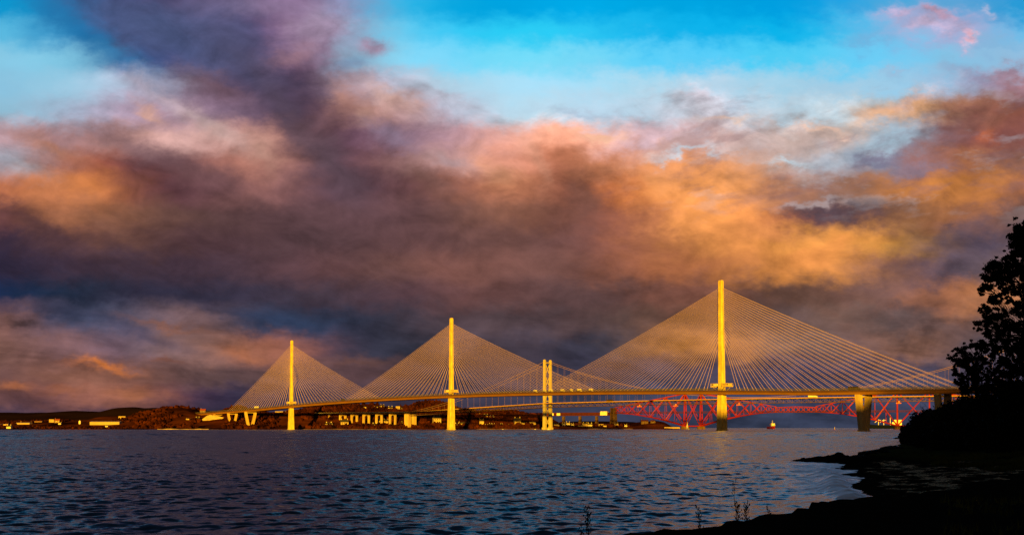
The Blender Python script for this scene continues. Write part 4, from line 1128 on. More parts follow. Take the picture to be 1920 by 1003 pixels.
def supply_ship():
    root = empty('supply_ship', (923, 3800, 0), R(-84)); tag(root, 'small ship with red hull and white superstructure, bow on under the railway bridge', 'ship')
    m_ = MB(); ship_hull(m_, 62, 17, 9); m_.build('hull', MT['hull_red'], root)
    m_ = MB(); m_.box((14, 0, 12), (16, 14, 6)); m_.box((14, 0, 16.4), (12, 11, 2.8)); m_.box((15, 0, 19.3), (8, 12, 2.8)); s_ = m_.build('superstructure', MT['white'], root)
    m_ = MB(); m_.box((19.2, 0, 19.5), (0.4, 10, 1.2)); m_.build('bridge_window', MT['black'], s_)
    m_ = MB(); m_.tube([(12, 0, 20), (12, 0, 31)], [.6, .3], 6); m_.bar((12, -3, 26), (12, 3, 26), .5); m_.build('mast', MT['white'], root)
    for y in (-4.5, 4.5):
        m_ = MB(); m_.box((4, y, 14), (2.4, 2.0, 10)); m_.build('funnel', MT['orange'], root)
supply_ship()

def cargo_ship():
    root = empty('cargo_ship', (1790, 5080, 0), R(172)); tag(root, 'moored dark hulled ship with white upper works behind the red bridge by the trees', 'ship')
    m_ = MB(); ship_hull(m_, 190, 26, 17); m_.build('hull', MT['hull_dark'], root)
    m_ = MB(); m_.box((-38, 0, 24), (44, 24, 14)); m_.box((-40, 0, 34), (30, 24, 6)); m_.box((-42, 0, 40), (34, 27, 5)); s_ = m_.build('superstructure', MT['white'], root)
    m_ = MB()
    for z in (24, 29, 40.5): m_.box((-38, 12.2 if z < 30 else 13.7, z), (32, .6, 1.5))
    m_.build('window_row', MT['black'], s_)
    m_ = MB(); m_.tube([(-10, 0, 16), (-10, 0, 66)], [1.8, 1.0], 6); m_.bar((-10, -7, 52), (-10, 7, 52), 1.2); m_.build('mast', MT['white'], root)
    for x in (20, 44):
        m_ = MB(); m_.tube([(x, 0, 16), (x, 0, 44)], 1.7, 6); m_.bar((x, 0, 42), (x + 17, 0, 30), 2.0); m_.bar((x, 0, 42), (x - 12, 0, 40), 1.6); m_.build('crane', MT['white'], root)
cargo_ship()

def sail_boat(px, Y_, h, label):
    root = empty('sailing_boat', ((px - 960) / 2000 * Y_, Y_, 0), R(112)); tag(root, label, 'boat')
    L_ = h * .62
    m_ = MB(); ship_hull(m_, L_, L_ * .28, L_ * .11, -.3); m_.build('hull', MT['white'], root)
    m_ = MB(); m_.tube([(L_ * .05, 0, 0), (L_ * .05, 0, h)], h * .008, 6); m_.build('mast', MT['steel_grey'], root)
    for nm, pts in (('mainsail', [(L_ * .04, h * .12), (-L_ * .42, h * .12), (-L_ * .2, h * .52), (L_ * .02, h * .97)]), ('jib', [(L_ * .07, h * .85), (L_ * .47, h * .1), (L_ * .1, h * .14)])):
        m_ = MB(); n_ = len(pts)
        cx = sum(p[0] for p in pts) / n_; cz = sum(p[1] for p in pts) / n_
        vs = [(x, -.05, z) for x, z in pts] + [(cx, h * .045, cz), (cx, h * .045 - .12, cz)] + [(x, .05, z) for x, z in pts]
        f_ = [(i, (i + 1) % n_, n_ + 1) for i in range(n_)] + [(n_ + 2 + (i + 1) % n_, n_ + 2 + i, n_) for i in range(n_)] + [(i, (i + 1) % n_, n_ + 2 + (i + 1) % n_, n_ + 2 + i) for i in range(n_)]
        m_.add(vs, f_); m_.build(nm, MT['white'], root)
sail_boat(1288.5, 2560, 19, 'white sailing boat under the foot of the northern red cantilever')

def buoy():
    root = empty('buoy', (692, 2290, 0)); tag(root, 'pale tapering navigation buoy alone on the open water left of the V pier', 'buoy')
    m_ = MB(); m_.tube([(0, 0, -.5), (0, 0, 1.2)], 1.5, 12); m_.build('float', MT['hull_red'], root)
    m_ = MB(); m_.tube([(0, 0, 1.2), (0, 0, 4.8), (0, 0, 5.0)], [1.1, .6, .6], 8); m_.build('tower', MT['white'], root)
    m_ = MB(); m_.tube([(0, 0, 5.0), (0, 0, 6.2)], .35, 8); m_.build('lantern', MT['orange'], root)
buoy()
def motor_boat(px, Y_, L_, label, rz=0):
    root = empty('motor_boat', ((px - 960) / 2000 * Y_, Y_, 0), rz); tag(root, label, 'boat', 'small boats off the far shore')
    m_ = MB(); ship_hull(m_, L_, L_ * .3, L_ * .14, -.3); m_.build('hull', MT['white'], root)
    m_ = MB(); m_.box((L_ * .02, 0, L_ * .21), (L_ * .34, L_ * .2, L_ * .15), top=(L_ * .24, L_ * .17)); m_.build('cabin', MT['white'], root)
motor_boat(1028, 2330, 7, 'small white motor boat on the water below the suspension tower', R(20))
motor_boat(1003, 2420, 6, 'tiny white boat moored just left of the suspension tower', R(120))
motor_boat(943, 2480, 5, 'tiny white boat close to shore between middle tower and suspension tower', R(60))

# ------------------------------------------------------------------ buildings on the north shore
def house_proto(name, w, d, h, roof_h, wallm, roofm, chim=1, nwin=3, floors=2):
    root = empty(name, (0, -5000, -500))
    m_ = MB(); m_.box((0, 0, h / 2 - 1.5), (w, d, h + 3))
    if roof_h: m_.add([(-w / 2 + .01, -d / 2 + .01, h), (-w / 2 + .01, d / 2 - .01, h), (-w / 2 + .01, 0, h + roof_h), (w / 2 - .01, -d / 2 + .01, h), (w / 2 - .01, d / 2 - .01, h), (w / 2 - .01, 0, h + roof_h)], [(0, 1, 2), (3, 5, 4), (0, 2, 5, 3), (1, 4, 5, 2), (0, 3, 4, 1)])
    m_.build('wall', wallm, root)
    m_ = MB(); e_ = .4
    if roof_h:
        for sg in (-1, 1):
            a, b = (sg * (d / 2 + e_), h - .2 * roof_h * .3), (0, h + roof_h + .06)
            m_.add([(-w / 2 - e_, a[0], a[1]), (w / 2 + e_, a[0], a[1]), (w / 2 + e_, b[0], b[1]), (-w / 2 - e_, b[0], b[1]),
                    (-w / 2 - e_, a[0], a[1] + .3), (w / 2 + e_, a[0], a[1] + .3), (w / 2 + e_, b[0], b[1] + .3), (-w / 2 - e_, b[0], b[1] + .3)],
                   [(0, 1, 2, 3), (4, 7, 6, 5), (0, 4, 5, 1), (1, 5, 6, 2), (2, 6, 7, 3), (3, 7, 4, 0)])
    else: m_.box((0, 0, h + .25), (w + .6, d + .6, .5))
    rf = m_.build('roof', roofm, root)
    for k in range(chim):
        m_ = MB(); x = (-w / 2 + 1.2) if k == 0 else (w / 2 - 1.2); m_.box((x, 0, h + roof_h + .6), (1.0, 1.2, 2.6)); m_.build('chimney', wallm, rf)
    for f in range(floors):
        for k in range(nwin):
            x = (k + .5) / nwin * w - w / 2; z = (f + .55) / floors * h
            m_ = MB(); m_.box((x, -d / 2 - .03, z), (min(1.3, w / nwin * .5), .12, 1.3)); m_.build('window', MT['black'], root)
    return root
PR = {
 'cottage': house_proto('house', 10, 7, 4.6, 3.0, MT['render_white'], MT['roof'], 2, 3, 1),
 'villa': house_proto('house', 11, 8, 6.6, 3.4, MT['render'], MT['roof'], 2, 3, 2),
 'brown': house_proto('house', 12, 8, 6.0, 3.4, MT['render_dark'], MT['roof_red'], 1, 3, 2),
 'terrace': house_proto('terraced_house', 22, 8, 5.6, 3.0, MT['render'], MT['roof'], 2, 6, 2),
 'flats': house_proto('apartment_block', 18, 9, 10, 0, MT['render'], MT['roof'], 0, 5, 3),
 'shed': house_proto('warehouse', 40, 16, 7, 2.4, MT['roof_bright'], MT['roof_bright'], 0, 0, 1),
 'redshed': house_proto('warehouse', 60, 20, 6, 2.4, MT['render_dark'], MT['roof_red'], 0, 0, 1),
}
def copy_tree(o, parent=None):
    c = o.copy(); COL.objects.link(c)
    if parent: c.parent = parent
    for ch in list(o.children): copy_tree(ch, c)
    return c
used = set()
def house(kind, px, py, wpx, label, cat='house', group=None, rz=0.0, hs_=1.0, dy_=0):
    o = copy_tree(PR[kind]); used.add(kind)
    x, y, z = on_land(px, py)
    o.location = (x, y + dy_, z)
    base = {'cottage': 10, 'villa': 11, 'brown': 12, 'terrace': 22, 'flats': 18, 'shed': 40, 'redshed': 60}[kind]
    k = wpx * y / 2000 / base
    o.scale = (k, max(k, .8), k * hs_); o.rotation_euler = (0, 0, R(rz))
    tag(o, label, cat, group)
    return o
G1 = 'waterfront houses between the middle tower and the suspension tower'
G2 = 'houses under the suspension bridge approach'
G3 = 'houses on the hilltop'
G4 = 'houses between the suspension tower and the red bridge'
G5 = 'buildings on the low shore at the far left'
# under the approach viaduct
house('villa', 646, 799, 14, 'bright two storey house under the leftmost portal pier of the approach viaduct', group=G2, rz=14)
house('cottage', 617, 798, 12, 'low house on the shore right of the smallest cable tower', group=G2, rz=-10, hs_=.7)
house('villa', 712, 795, 11, 'sunlit gabled house between the third and fourth portal piers', group=G2, rz=25)
house('cottage', 703, 800, 9, 'small white cottage at the water behind the third portal pier', group=G2, rz=-15)
house('terrace', 747, 795, 15, 'bright terrace left of the broad side tower pier', 'terrace', G2, rz=8, hs_=.9)
house('villa', 724, 795, 10, 'pale house directly behind the rightmost portal pier', group=G2, rz=-12)
house('shed', 794, 800.5, 17, 'low bright shed at the water right of the broad side tower pier', 'shed', G2, rz=4, hs_=.7)
house('villa', 819, 793, 14, 'bright gabled villa on the slope left of the middle cable tower', group=G1, rz=20, hs_=1.1)
# middle group
house('terrace', 870, 798, 20, 'long cream terrace right of the middle cable tower', 'terrace', G1, rz=-6, hs_=.9)
house('cottage', 857, 799, 8, 'small cottage just right of the foot of the middle cable tower', group=G1, rz=18)
house('villa', 903, 795, 8, 'tall narrow cream house on the shore, first right of the long terrace', group=G1, rz=5, hs_=1.25)
for i, (px, py, w) in enumerate(((920, 798, 6), (929, 797.5, 5), (937, 798.5, 6), (944, 798, 5), (952, 798.5, 5), (912, 799, 5))):
    house('cottage', px, py, w, 'tiny white shore cottage right of the narrow house, ' + ('second in the row', 'third in the row', 'fourth in the row', 'last but one in the row', 'last in the row', 'first in the row')[i], group='row of tiny cottages', rz=(i * 37) % 40 - 20)
house('flats', 896, 776.5, 10, 'flat roofed block on the dark slope above the narrow house', 'flats', G1, rz=5, hs_=.5)
house('villa', 911, 781, 8, 'cream house halfway up the slope right of the flat roofed block', group=G1, rz=-12, hs_=.7)
house('cottage', 922, 784, 7, 'white cottage lowest on the slope between the two towers', group=G1, rz=30)
house('villa', 970, 795, 12, 'large bright villa with chimneys left of the suspension tower', group=G1, rz=15, hs_=1.1)
house('terrace', 983, 795.5, 11, 'cream terrace beside the large villa left of the suspension tower', 'terrace', G1, rz=-5)
house('flats', 998, 796, 12, 'bright block nearest the suspension tower on its left', 'flats', G1, rz=10, hs_=.95)
house('terrace', 966, 771.5, 13, 'low pale building on the hilltop left of the suspension tower', 'building', G3, rz=0, hs_=.5)
# right of the suspension tower
house('terrace', 1043, 797, 10, 'cream terrace at the right foot of the suspension tower', 'terrace', G4, rz=6)
for i, (px, py, w) in enumerate(((1057, 797, 6), (1065, 796, 7), (1073, 797, 5))):
    house('cottage', px, py, w, 'small dim cottage between the first two granite viaduct piers, ' + ('the left one', 'the middle one', 'the right one')[i], group='three dim cottages', rz=i * 17 - 15)
house('terrace', 1088, 799, 9, 'bright terrace left of the middle granite viaduct pier', 'terrace', G4, rz=-8, hs_=.8)
house('villa', 1097, 798.5, 9, 'bright house between the white terrace and the third granite pier', group=G4, rz=20, hs_=.8)
house('cottage', 1106, 799, 8, 'bright cottage left of the third granite viaduct pier', group=G4, rz=0)
house('flats', 1126, 798, 9, 'bright block right of the third granite viaduct pier', 'flats', G4, rz=15, hs_=.7)
house('terrace', 1132, 799, 10, 'long bright terrace between the third granite pier and the large end pier', 'terrace', G4, rz=-6, hs_=.7)
house('villa', 1155, 797.5, 7, 'bright house at the right foot of the large granite end pier', group=G4, rz=12)
house('cottage', 1173, 799, 5, 'lone tiny cottage on the low shore right of the end pier', group=G4)
house('brown', 1208, 793, 13, 'brown house with red roof on the low headland, the left one', group='red roofed houses on the headland', rz=4, hs_=.6)
house('brown', 1224, 792, 9, 'brown house with red roof on the low headland, the right one', group='red roofed houses on the headland', rz=-8, hs_=.7)
house('shed', 1259, 802, 29, 'long bright yellow shed at the tip of the headland by the red cantilever', 'shed', G4, rz=0, hs_=.35)
# hilltop
house('flats', 684, 766, 6, 'narrow bright block on the hilltop above the portal piers', 'flats', G3, rz=0, hs_=1.1)
house('terrace', 707, 764.5, 11, 'wide bright terrace on the hilltop right of the narrow block', 'terrace', G3, rz=5, hs_=.8)
house('villa', 717, 764.5, 7, 'bright house touching the right end of the hilltop terrace', group=G3, rz=-10)
house('flats', 746, 766, 8, 'tall bright block on the hilltop above the broad side tower pier', 'flats', G3, rz=8, hs_=1.1)
house('terrace', 757, 767, 9, 'lower bright terrace right of the tall hilltop block', 'terrace', G3, rz=0, hs_=.8)
house('cottage', 732, 768, 8, 'dim cottage on the hilltop left of the tall block', group=G3, rz=0)
# under the deck at the north tower
house('shed', 527, 772, 21, 'long pale roofed shed on the slope behind the smallest cable tower', 'shed', G3, rz=0, hs_=.35)
# far left industry
house('redshed', 62, 790.5, 40, 'long low warehouse with red roof at the far left', 'warehouse', G5, rz=0, hs_=.35)
house('shed', 200, 794.5, 54, 'longest bright yellow waterfront shed at the foot of the wooded hill', 'shed', G5, rz=3, hs_=.42)
house('shed', 46, 794.5, 26, 'bright yellow shed in front of the red roofed warehouse', 'shed', G5, rz=-4, hs_=.5)
house('shed', 8, 796.5, 18, 'bright yellow shed cut by the left edge of the picture', 'shed', G5, rz=6, hs_=.6)
house('flats', 98, 791, 9, 'pale block standing above the low shore right of the red roofed warehouse', 'building', G5, rz=0, hs_=1.1)
house('brown', 108, 792, 9, 'brown building beside the pale block on the low shore', 'building', G5, rz=10, hs_=1.0)
house('cottage', 113, 795, 5, 'tiny cottage in front of the brown building at the left', group=G5)
house('cottage', 201, 800, 5, 'tiny cottage at the waterline below the longest yellow shed', group=G5)
house('flats', 230, 784, 13, 'dim pinkish block above the right end of the longest yellow shed', 'building', G5, rz=0, hs_=.6)
house('cottage', 18, 787, 8, 'dim cottage behind the red roofed warehouse at the left', group=G5)
house('terrace', 354, 786, 9, 'bright small terrace on the slope left of the bridge end', 'terrace', 'buildings by the bridge end', hs_=.7)
house('cottage', 371, 787, 7, 'small house between the terrace and the bridge end', group='buildings by the bridge end')
house('brown', 381, 774, 10, 'brown house on the skyline above the bridge end', group='buildings by the bridge end')
def storage_tank(px, py, label):
    x, y, z = on_land(px, py); root = empty('storage_tank', (x, y, z - 1)); tag(root, label, 'tank')
    m_ = MB(); m_.tube([(0, 0, 0), (0, 0, 8.5), (0, 0, 9.6)], [2.6, 2.6, .6], 14); m_.build('shell', MT['sheet'], root)
    m_ = MB(); m_.tube([(0, 0, 9.6), (0, 0, 11)], .4, 6); m_.build('vent', MT['steel_grey'], root)
storage_tank(150, 794, 'white upright tank alone on the low shore at the left')
for k in list(PR):
    def kill(o):
        for ch in list(o.children): kill(ch)
        bpy.data.objects.remove(o)
    kill(PR[k])

# concrete abutment and cutting where the deck reaches the hill
ab = MB()
A0 = qp(-1118, -24, 0)
gz = 24
x, y, z = on_land(398, 786)
P0 = Vector((x, y - 4, z - 3))
ab.add([tuple(P0 + Vector(v)) for v in ((-30, 0, 0), (22, 0, 1.5), (32, 0, 8), (18, 4, 11.5), (-6, 5, 15.5), (-14, 5, 13),
                                        (-30, 40, 0), (22, 40, 1.5), (32, 40, 8), (18, 40, 11.5), (-6, 40, 15.5), (-14, 40, 13))],
       [(0, 1, 2, 3, 4, 5), (11, 10, 9, 8, 7, 6), (0, 6, 7, 1), (1, 7, 8, 2), (2, 8, 9, 3), (3, 9, 10, 4), (4, 10, 11, 5), (5, 11, 6, 0)])
abo = ab.build('abutment', MT['render'])
tag(abo, 'bright bare concrete embankment where the cable stayed bridge meets the hill', 'embankment')

# sea wall / stony shoreline strip lit at the water's edge
def shore_strip(px0, px1, label, h=2.4, mt='render'):
    m_ = MB(); pts = []
    for px in np.arange(px0, px1 + .1, 6):
        yy = np.arange(2500, 3100, 2.0); xx = (px - 960) / 2000 * yy
        k = np.nonzero(yy > coast_y(xx) - 3)[0][0]
        pts.append((xx[k], yy[k]))
    rr = []
    for i, (a, b) in enumerate(pts):
        hh = h * (0.75 + 0.9 * vnoise(i * .7, px0))
        rr.append([(a, b - 4, -1), (a, b - 1.5, hh), (a, b + 3, hh + .2), (a, b + 6, -1)])
    m_.loft(rr)
    o = m_.build('sea_wall', MT[mt]); tag(o, label, 'sea wall')
shore_strip(296, 395, 'lit stone sea wall left of the bridge end')
shore_strip(566, 760, 'low lit sea wall under the approach viaduct', 1.8, 'stone')
shore_strip(893, 1040, 'lit sea wall left of the suspension tower', 2.2, 'stone')
shore_strip(1102, 1190, 'low lit sea wall below the granite end pier', 2.4, 'stone')

# ------------------------------------------------------------------ near vegetation and rocks, all in the shade of the ridge
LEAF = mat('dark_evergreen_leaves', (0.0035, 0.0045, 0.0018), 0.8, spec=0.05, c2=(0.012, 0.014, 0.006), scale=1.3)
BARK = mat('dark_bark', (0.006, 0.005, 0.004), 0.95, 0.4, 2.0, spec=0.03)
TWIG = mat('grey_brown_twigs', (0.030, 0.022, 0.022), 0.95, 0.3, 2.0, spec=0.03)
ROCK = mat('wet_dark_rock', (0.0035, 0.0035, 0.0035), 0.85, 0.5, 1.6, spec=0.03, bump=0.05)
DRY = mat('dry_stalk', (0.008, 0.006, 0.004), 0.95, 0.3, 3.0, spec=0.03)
nr_ = np.random.RandomState(21)
def at(px, py, Y_): return Vector(((px - 960) / 2000 * Y_, Y_, CAM_H + (801.5 - py) * Y_ / 2000))

def leaf_cloud(clumps, size):
    """clumps: (centre, radius, count, flattening) -> leaf sized quads scattered in and around each clump"""
    vs = []
    for c, r, n, fl in clumps:
        d = nr_.randn(n, 3); d /= np.linalg.norm(d, axis=1)[:, None]
        rad = r * (nr_.rand(n) ** 0.45) * (1 + 0.22 * nr_.randn(n) * (nr_.rand(n) > .7))
        p = d * rad[:, None] * np.array([1, 1, fl]) + np.array(c)
        a = nr_.randn(n, 3); a /= np.linalg.norm(a, axis=1)[:, None]
        b = np.cross(a, nr_.randn(n, 3)); b /= np.linalg.norm(b, axis=1)[:, None]
        s1 = size * nr_.uniform(.6, 1.4, n)[:, None]; s2 = s1 * nr_.uniform(.4, .75, n)[:, None]
        vs.append(np.stack([p - a * s1, p - b * s2, p + a * s1, p + b * s2], 1).reshape(-1, 3))
    V_ = np.vstack(vs); return V_, np.arange(len(V_)).reshape(-1, 4)

def limb(m_, a, b, r0, r1, bend=0.12, n=6):
    a, b = Vector(a), Vector(b); L_ = (b - a).length
    pts = []
    off = Vector(nr_.randn(3)) * L_ * bend
    for i in range(n + 1):
        f = i / n; p = a.lerp(b, f) + off * math.sin(math.pi * f) + Vector(nr_.randn(3)) * L_ * 0.012 * (0 < i < n)
        pts.append(p)
    m_.tube(pts, [r0 + (r1 - r0) * i / n for i in range(n + 1)], 6)
    return pts

def tree(base_px, Y_, clumps, label, trunk_r, top, density=1.0, size=0.17):
    bx = (base_px - 960) / 2000 * Y_
    bz = float(shore_h(bx, Y_)) - 0.3
    root = empty('tree', (bx, Y_, bz)); tag(root, label, 'tree', 'trees at the right edge')
    o3 = Vector((bx, Y_, bz))
    t = MB(); T3 = at(top[0], top[1], Y_) - o3
    spine = limb(t, (0, 0, 0), T3, trunk_r, trunk_r * .15, 0.05, 12)
    lc = []
    for px, py, r in clumps:
        Yc = Y_ + nr_.uniform(-1, 1) * 2.2
        c = at(px, py, Yc) - o3; rm = r * Y_ / 2000
        k = max(0, min(11, int(11 * max(0.05, (c.z - rm * 1.8) / max(T3.z, 1)))))
        pts = limb(t, spine[k], c, trunk_r * 0.30 * (1 - k / 16), 0.035, 0.14)
        n_sub = 9 + int(r / 1.8)
        for q in range(n_sub):
            dd = nr_.randn(3); dd /= np.linalg.norm(dd)
            sc = c + Vector(dd * rm * nr_.uniform(.3, 1.15) * np.array([1, 1, .8]))
            limb(t, pts[3 + q % 3], sc, 0.05, 0.012, 0.15, 3)
            rs_ = rm * nr_.uniform(.28, .52)
            if q % 3 == 0:                               # small ragged sprigs beyond the clump
                sc = c + Vector(dd * rm * nr_.uniform(.95, 1.3)); rs_ = rm * nr_.uniform(.14, .26)
            lc.append((tuple(sc), rs_, int(75 * density * (rs_ / 0.45) ** 2) + 20, 0.75))
    t.build('trunk', BARK, root)
    V_, F_ = leaf_cloud(lc, size)
    cr = np_mesh('crown', V_, F_, LEAF, False); cr.parent = root
    return root

def bush(px, ytop, Y_, r, label, i, aspect=1.0):
    bx = (px - 960) / 2000 * Y_; bz = float(shore_h(bx, Y_)) - 0.2
    root = empty('bush', (bx, Y_, bz)); tag(root, label, 'bush', 'dark bushes along the shore')
    top = CAM_H + (801.5 - ytop) * Y_ / 2000 - bz
    t = MB(); lc = []
    n = 20
    for q in range(n):
        f = q / n; ang = nr_.uniform(0, 6.28)
        z = top * (0.10 + 0.76 * nr_.rand()); rr = r * math.sqrt(max(0.08, 1 - (z / top) ** 2.2)) * nr_.uniform(0, .8)
        if q == 0: z, rr = top * .84, r * .1
        c = Vector((math.cos(ang) * rr, math.sin(ang) * rr * .8, z)); rs_ = min(top * .25, r * .42) * nr_.uniform(.75, 1.15)
        limb(t, (0, 0, 0), c, .09, .02, .12, 3)
        lc.append((tuple(c), rs_, int(190 * max(1, rs_) ** 1.6), .85))
    t.build('stem', BARK, root)
    V_, F_ = leaf_cloud(lc, 0.20 * Y_ / 140)
    o = np_mesh('foliage', V_, F_, LEAF, False); o.parent = root

A = [(1890, 545, 12), (1900, 480, 14), (1935, 600, 18), (1862, 606, 11), (1905, 690, 18), (1880, 715, 16), (1918, 665, 16), (1918, 428, 18), (1908, 450, 17), (1925, 442, 24), (1915, 470, 12), (1935, 470, 26), (1872, 500, 22), (1856, 516, 15), (1898, 505, 20), (1925, 510, 26),
     (1852, 536, 14), (1868, 560, 17), (1885, 520, 18), (1925, 545, 22), (1908, 575, 18), (1945, 580, 30), (1850, 583, 14), (1872, 592, 16), (1842, 608, 13), (1862, 625, 16),
     (1892, 612, 16), (1925, 618, 20), (1880, 645, 18), (1905, 650, 18), (1935, 650, 24), (1892, 675, 14), (1925, 690, 22), (1960, 520, 34), (1965, 620, 40), (1950, 440, 30), (1960, 700, 40), (1905, 725, 24), (1940, 735, 30)]
B = [(1820, 668, 12), (1830, 690, 13), (1850, 735, 15), (1805, 715, 11), (1880, 680, 13), (1895, 735, 18), (1832, 650, 14), (1806, 656, 14), (1791, 672, 10), (1812, 682, 15), (1850, 648, 15), (1846, 676, 13), (1797, 697, 11), (1822, 706, 14), (1866, 664, 14), (1862, 700, 16), (1842, 722, 16), (1872, 728, 20), (1812, 728, 13), (1885, 700, 14)]
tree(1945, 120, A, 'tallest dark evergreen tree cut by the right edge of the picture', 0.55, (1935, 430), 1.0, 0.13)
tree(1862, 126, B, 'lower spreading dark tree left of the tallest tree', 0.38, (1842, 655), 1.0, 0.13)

def bare_tree(px, ytop, Y_, label):
    bx = (px - 960) / 2000 * Y_; bz = float(shore_h(bx, Y_)) - .2
    root = empty('bare_tree', (bx, Y_, bz)); tag(root, label, 'tree', 'bare trees at the right')
    H_ = CAM_H + (801.5 - ytop) * Y_ / 2000 - bz
    t, tw = MB(), MB()
    def grow(p, d, L_, r, lev):
        m_ = t if lev < 2 else tw
        pts = [p]; q = p; dd = d
        for i in range(4):
            dd = (dd + Vector(nr_.randn(3)) * .10 + Vector((0, 0, .05))).normalized(); q = q + dd * L_ / 4; pts.append(q)
        m_.tube(pts, [r * (1 - .15 * i) for i in range(5)], 5 if lev < 2 else 3)
        if lev < 4:
            for k in range(4 if lev < 3 else 3):
                s_ = pts[1 + k % 4]; nd = (dd + Vector(nr_.randn(3)) * .55).normalized()
                nd.z = abs(nd.z) * .8 + .2
                grow(s_, nd.normalized(), L_ * nr_.uniform(.5, .72), max(r * .5, .012), lev + 1)
    grow(Vector((0, 0, 0)), Vector((0, 0, 1)), H_ * .5, .16, 0)
    t.build('trunk', BARK, root); tw.build('twigs', TWIG, root)
bare_tree(1787, 690, 150, 'bare twiggy tree in front of the bridge cables at the edge of the wood')
bare_tree(1764, 726, 165, 'smaller bare tree left of the taller bare tree')

BU = [(1701, 800, 262, 4.0, 'leftmost lowest bush where the headland meets the water'), (1722, 788, 235, 4.2, 'bush second from the left on the headland'),
      (1741, 768, 205, 4.4, 'rounded bush rising above the second bush from the left'), (1762, 764, 190, 4.4, 'bush under the smaller bare tree'),
      (1785, 762, 178, 4.6, 'bush at the foot of the taller bare tree'), (1808, 752, 165, 4.8, 'bush between the taller bare tree and the spreading tree'),
      (1835, 742, 155, 5.0, 'tall bush below the spreading tree'), (1862, 740, 150, 4.6, 'tall bush right of the trunk of the spreading tree'),
      (1890, 736, 146, 5.0, 'tall bush between the two evergreen trees'), (1918, 730, 142, 5.0, 'tallest bush at the right edge'),
      (1722, 806, 225, 4.6, 'low bush at the front left of the thicket'), (1748, 795, 190, 4.5, 'low bush in the front row below the rounded bush'), (1775, 790, 165, 4.2, 'low front bush below the bare trees'),
      (1802, 785, 150, 4.2, 'low front bush above the left end of the grass'), (1832, 782, 140, 4.2, 'low front bush above the middle of the grass'), (1862, 780, 134, 4.2, 'low front bush above the right part of the grass'),
      (1893, 778, 130, 4.2, 'low front bush near the right edge'), (1922, 776, 128, 4.2, 'low front bush cut by the right edge')]
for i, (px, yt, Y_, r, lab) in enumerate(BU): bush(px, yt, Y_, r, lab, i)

def rock(px, Y_, w, h, label, group, d=None, dz=0.0):
    bx = (px - 960) / 2000 * Y_; bz = float(shore_h(bx, Y_))
    bm = bmesh.new(); bmesh.ops.create_icosphere(bm, subdivisions=4, radius=1.0)
    o1, o2 = nr_.rand(2) * 40
    for v in bm.verts:
        c = v.co
        k = 1 + .45 * float(fbm(c.x * 1.2 + o1, c.y * 1.2 + c.z * .9 + o2, 4))
        # flat broken faces
        q = Vector((round(c.x * 2.2) / 2.2, round(c.y * 2.2) / 2.2, round(c.z * 2.6) / 2.6))
        c2 = c.lerp(q, .30) * k
        v.co = (c2.x * w / 2, c2.y * (d or w * .8) / 2, c2.z * h)
    me = bpy.data.meshes.new('rock'); bm.to_mesh(me); bm.free(); me.materials.append(ROCK)
    o = bpy.data.objects.new('rock', me); COL.objects.link(o); o.location = (bx, Y_, bz - h * .25 + dz); o.rotation_euler = (0, 0, nr_.uniform(-.4, .4))
    tag(o, label, 'rock', group)
GS, GL = 'rocks along the spit', 'boulders on the near ledge'
for px, Y_, w, h, lab in ((1500, 133, 1.6, .18, 'flat rock at the very tip of the spit'), (1517, 133, 1.8, .30, 'low rock second from the tip of the spit'), (1535, 133.5, 2.0, .38, 'rock third from the tip of the spit'),
                          (1552, 134, 2.2, .55, 'rock left of the highest rock of the spit'), (1573, 135, 2.3, .80, 'highest rounded rock on the spit'), (1609, 141, 2.8, .55, 'broad rock beyond the gap right of the highest rock'),
                          (1630, 150, 3.4, .65, 'rock on the point halfway up to the bushes'), (1652, 166, 4.0, .8, 'large rock nearer the bushes on the point'), (1672, 196, 5.0, 1.0, 'large rock just below the leftmost bushes'),
                          (1569, 104.5, .5, .12, 'tiny rock in the shallow water of the bay'), (1536, 118, .9, .12, 'small rock awash below the tip of the spit')):
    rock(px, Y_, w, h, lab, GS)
for px, Y_, w, h, lab in ((1212, 21.6, .75, .17, 'rounded boulder at the left of the near ledge'), (1232, 22.0, .5, .13, 'small boulder right of the leftmost rounded boulder'), (1360, 23.7, .6, .11, 'low boulder on the ledge between the two plant stalks'),
                          (1455, 25.6, .5, .09, 'flat boulder on the ledge below the breaking wave'), (1540, 29.0, .45, .12, 'small boulder left of the big hump of the ledge'), (1580, 31.0, 1.0, .28, 'big humped boulder where ledge meets bay'),
                          (1625, 32.5, 1.3, .20, 'broad boulder right of the humped boulder'), (1700, 35.5, 1.6, .22, 'boulder on the ledge in front of the shingle')):
    rock(px, Y_, w, h, lab, GL)

def stalk(px, Y_, ytop, label, lean=0.0, bushy=1.0):
    bx = (px - 960) / 2000 * Y_; bz = float(shore_h(bx, Y_))
    root = empty('plant_stalk', (bx, Y_, bz)); tag(root, label, 'plant', 'dry plant stalks on the ledge')
    H_ = CAM_H + (801.5 - ytop) * Y_ / 2000 - bz
    m_ = MB(); top = (lean * H_, 0, H_)
    pts = limb(m_, (0, 0, -.1), top, .008, .003, .04, 8)
    lf = MB()
    for k in range(int(34 * bushy)):
        f = nr_.uniform(.12, .92); j = min(7, int(f * 8)); p = pts[j].lerp(pts[j + 1], f * 8 - j)
        ang = nr_.uniform(0, 6.28); L_ = nr_.uniform(.03, .10) * (1.15 - f * .6)
        e_ = p + Vector((math.cos(ang) * L_, math.sin(ang) * L_, nr_.uniform(.01, .07)))
        lf.bar(p, e_, .006, .006); lf.bar(e_, e_ + Vector((nr_.uniform(-.015, .015), 0, .03)), .018, .014)
    m_.build('stem', DRY, root); lf.build('seed_heads', DRY, root)
stalk(1106, 19.3, 948, 'tall dry stalk with drooping seed heads at the bottom left of the ledge', -.10, 1.5)
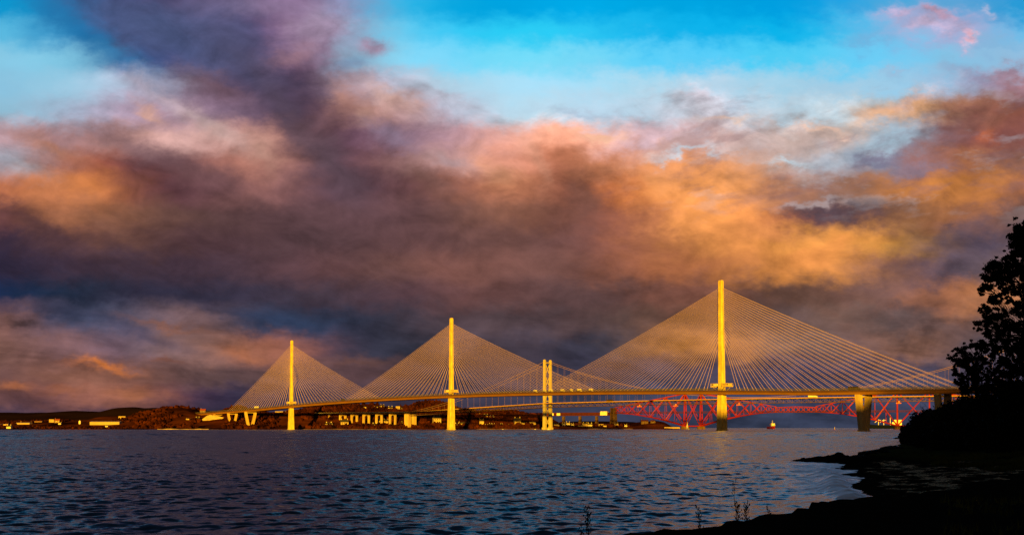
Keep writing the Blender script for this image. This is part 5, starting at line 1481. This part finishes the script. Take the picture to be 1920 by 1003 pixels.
stalk(1095, 19.6, 985, 'short stalk beside the tall one at the bottom left of the ledge', -.2, .6)
stalk(1313, 22.4, 945, 'dry stalk standing on the ledge right of the rounded boulders', -.12, 1.3)
stalk(1379, 23.4, 898, 'thin tallest stalk in the middle of the ledge', .0, .45)
stalk(1382, 23.4, 940, 'bushy stalk at the foot of the thin tallest stalk', .0, 1.0)
stalk(1399, 23.9, 938, 'dark dense stalk right of the thin tallest stalk', .06, 1.3)
stalk(1437, 24.6, 944, 'faint thin stalk below the breaking wave', .0, .3)

def grass():
    n = 26000
    Y_ = nr_.uniform(70, 122, n); px = nr_.uniform(1745, 1990, n); X_ = (px - 960) / 2000 * Y_
    keep = (fbm(X_ * .35, Y_ * .2, 3) > -.10) & (X_ > 37 + .06 * (Y_ - 60)) & (Y_ > 84 + 10 * (px < 1830))
    # and a fringe of rough grass on the near bank
    n2 = 9000; X2 = nr_.uniform(6, 24, n2); Y2 = nr_.uniform(16, 44, n2); k2 = (sdist(X2, Y2, LEDGE) > 1.2) & (X2 > Y2 * .40) & (fbm(X2 * .5, Y2 * .5, 3) > .0)
    X_, Y_ = np.concatenate([X_[keep], X2[k2]]), np.concatenate([Y_[keep], Y2[k2]])
    Z_ = shore_h(X_, Y_); m = len(X_)
    h = nr_.uniform(.15, .45, m) * np.where(Y_ < 50, .55, 1); a = nr_.uniform(0, 6.28, m); w = .02 + .0004 * Y_
    dx_, dy_ = np.cos(a) * w, np.sin(a) * w; lx, ly = nr_.randn(m) * h * .3, nr_.randn(m) * h * .3
    V_ = np.stack([np.stack([X_ - dx_, Y_ - dy_, Z_ - .03], 1), np.stack([X_ + dx_, Y_ + dy_, Z_ - .03], 1), np.stack([X_ + lx, Y_ + ly, Z_ + h], 1)], 1).reshape(-1, 3)
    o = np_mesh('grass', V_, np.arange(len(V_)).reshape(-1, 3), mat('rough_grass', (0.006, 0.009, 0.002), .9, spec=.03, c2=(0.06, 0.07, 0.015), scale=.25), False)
    tag(o, 'rough dark green grass behind the shingle beach', 'grass', kind='stuff')
grass()
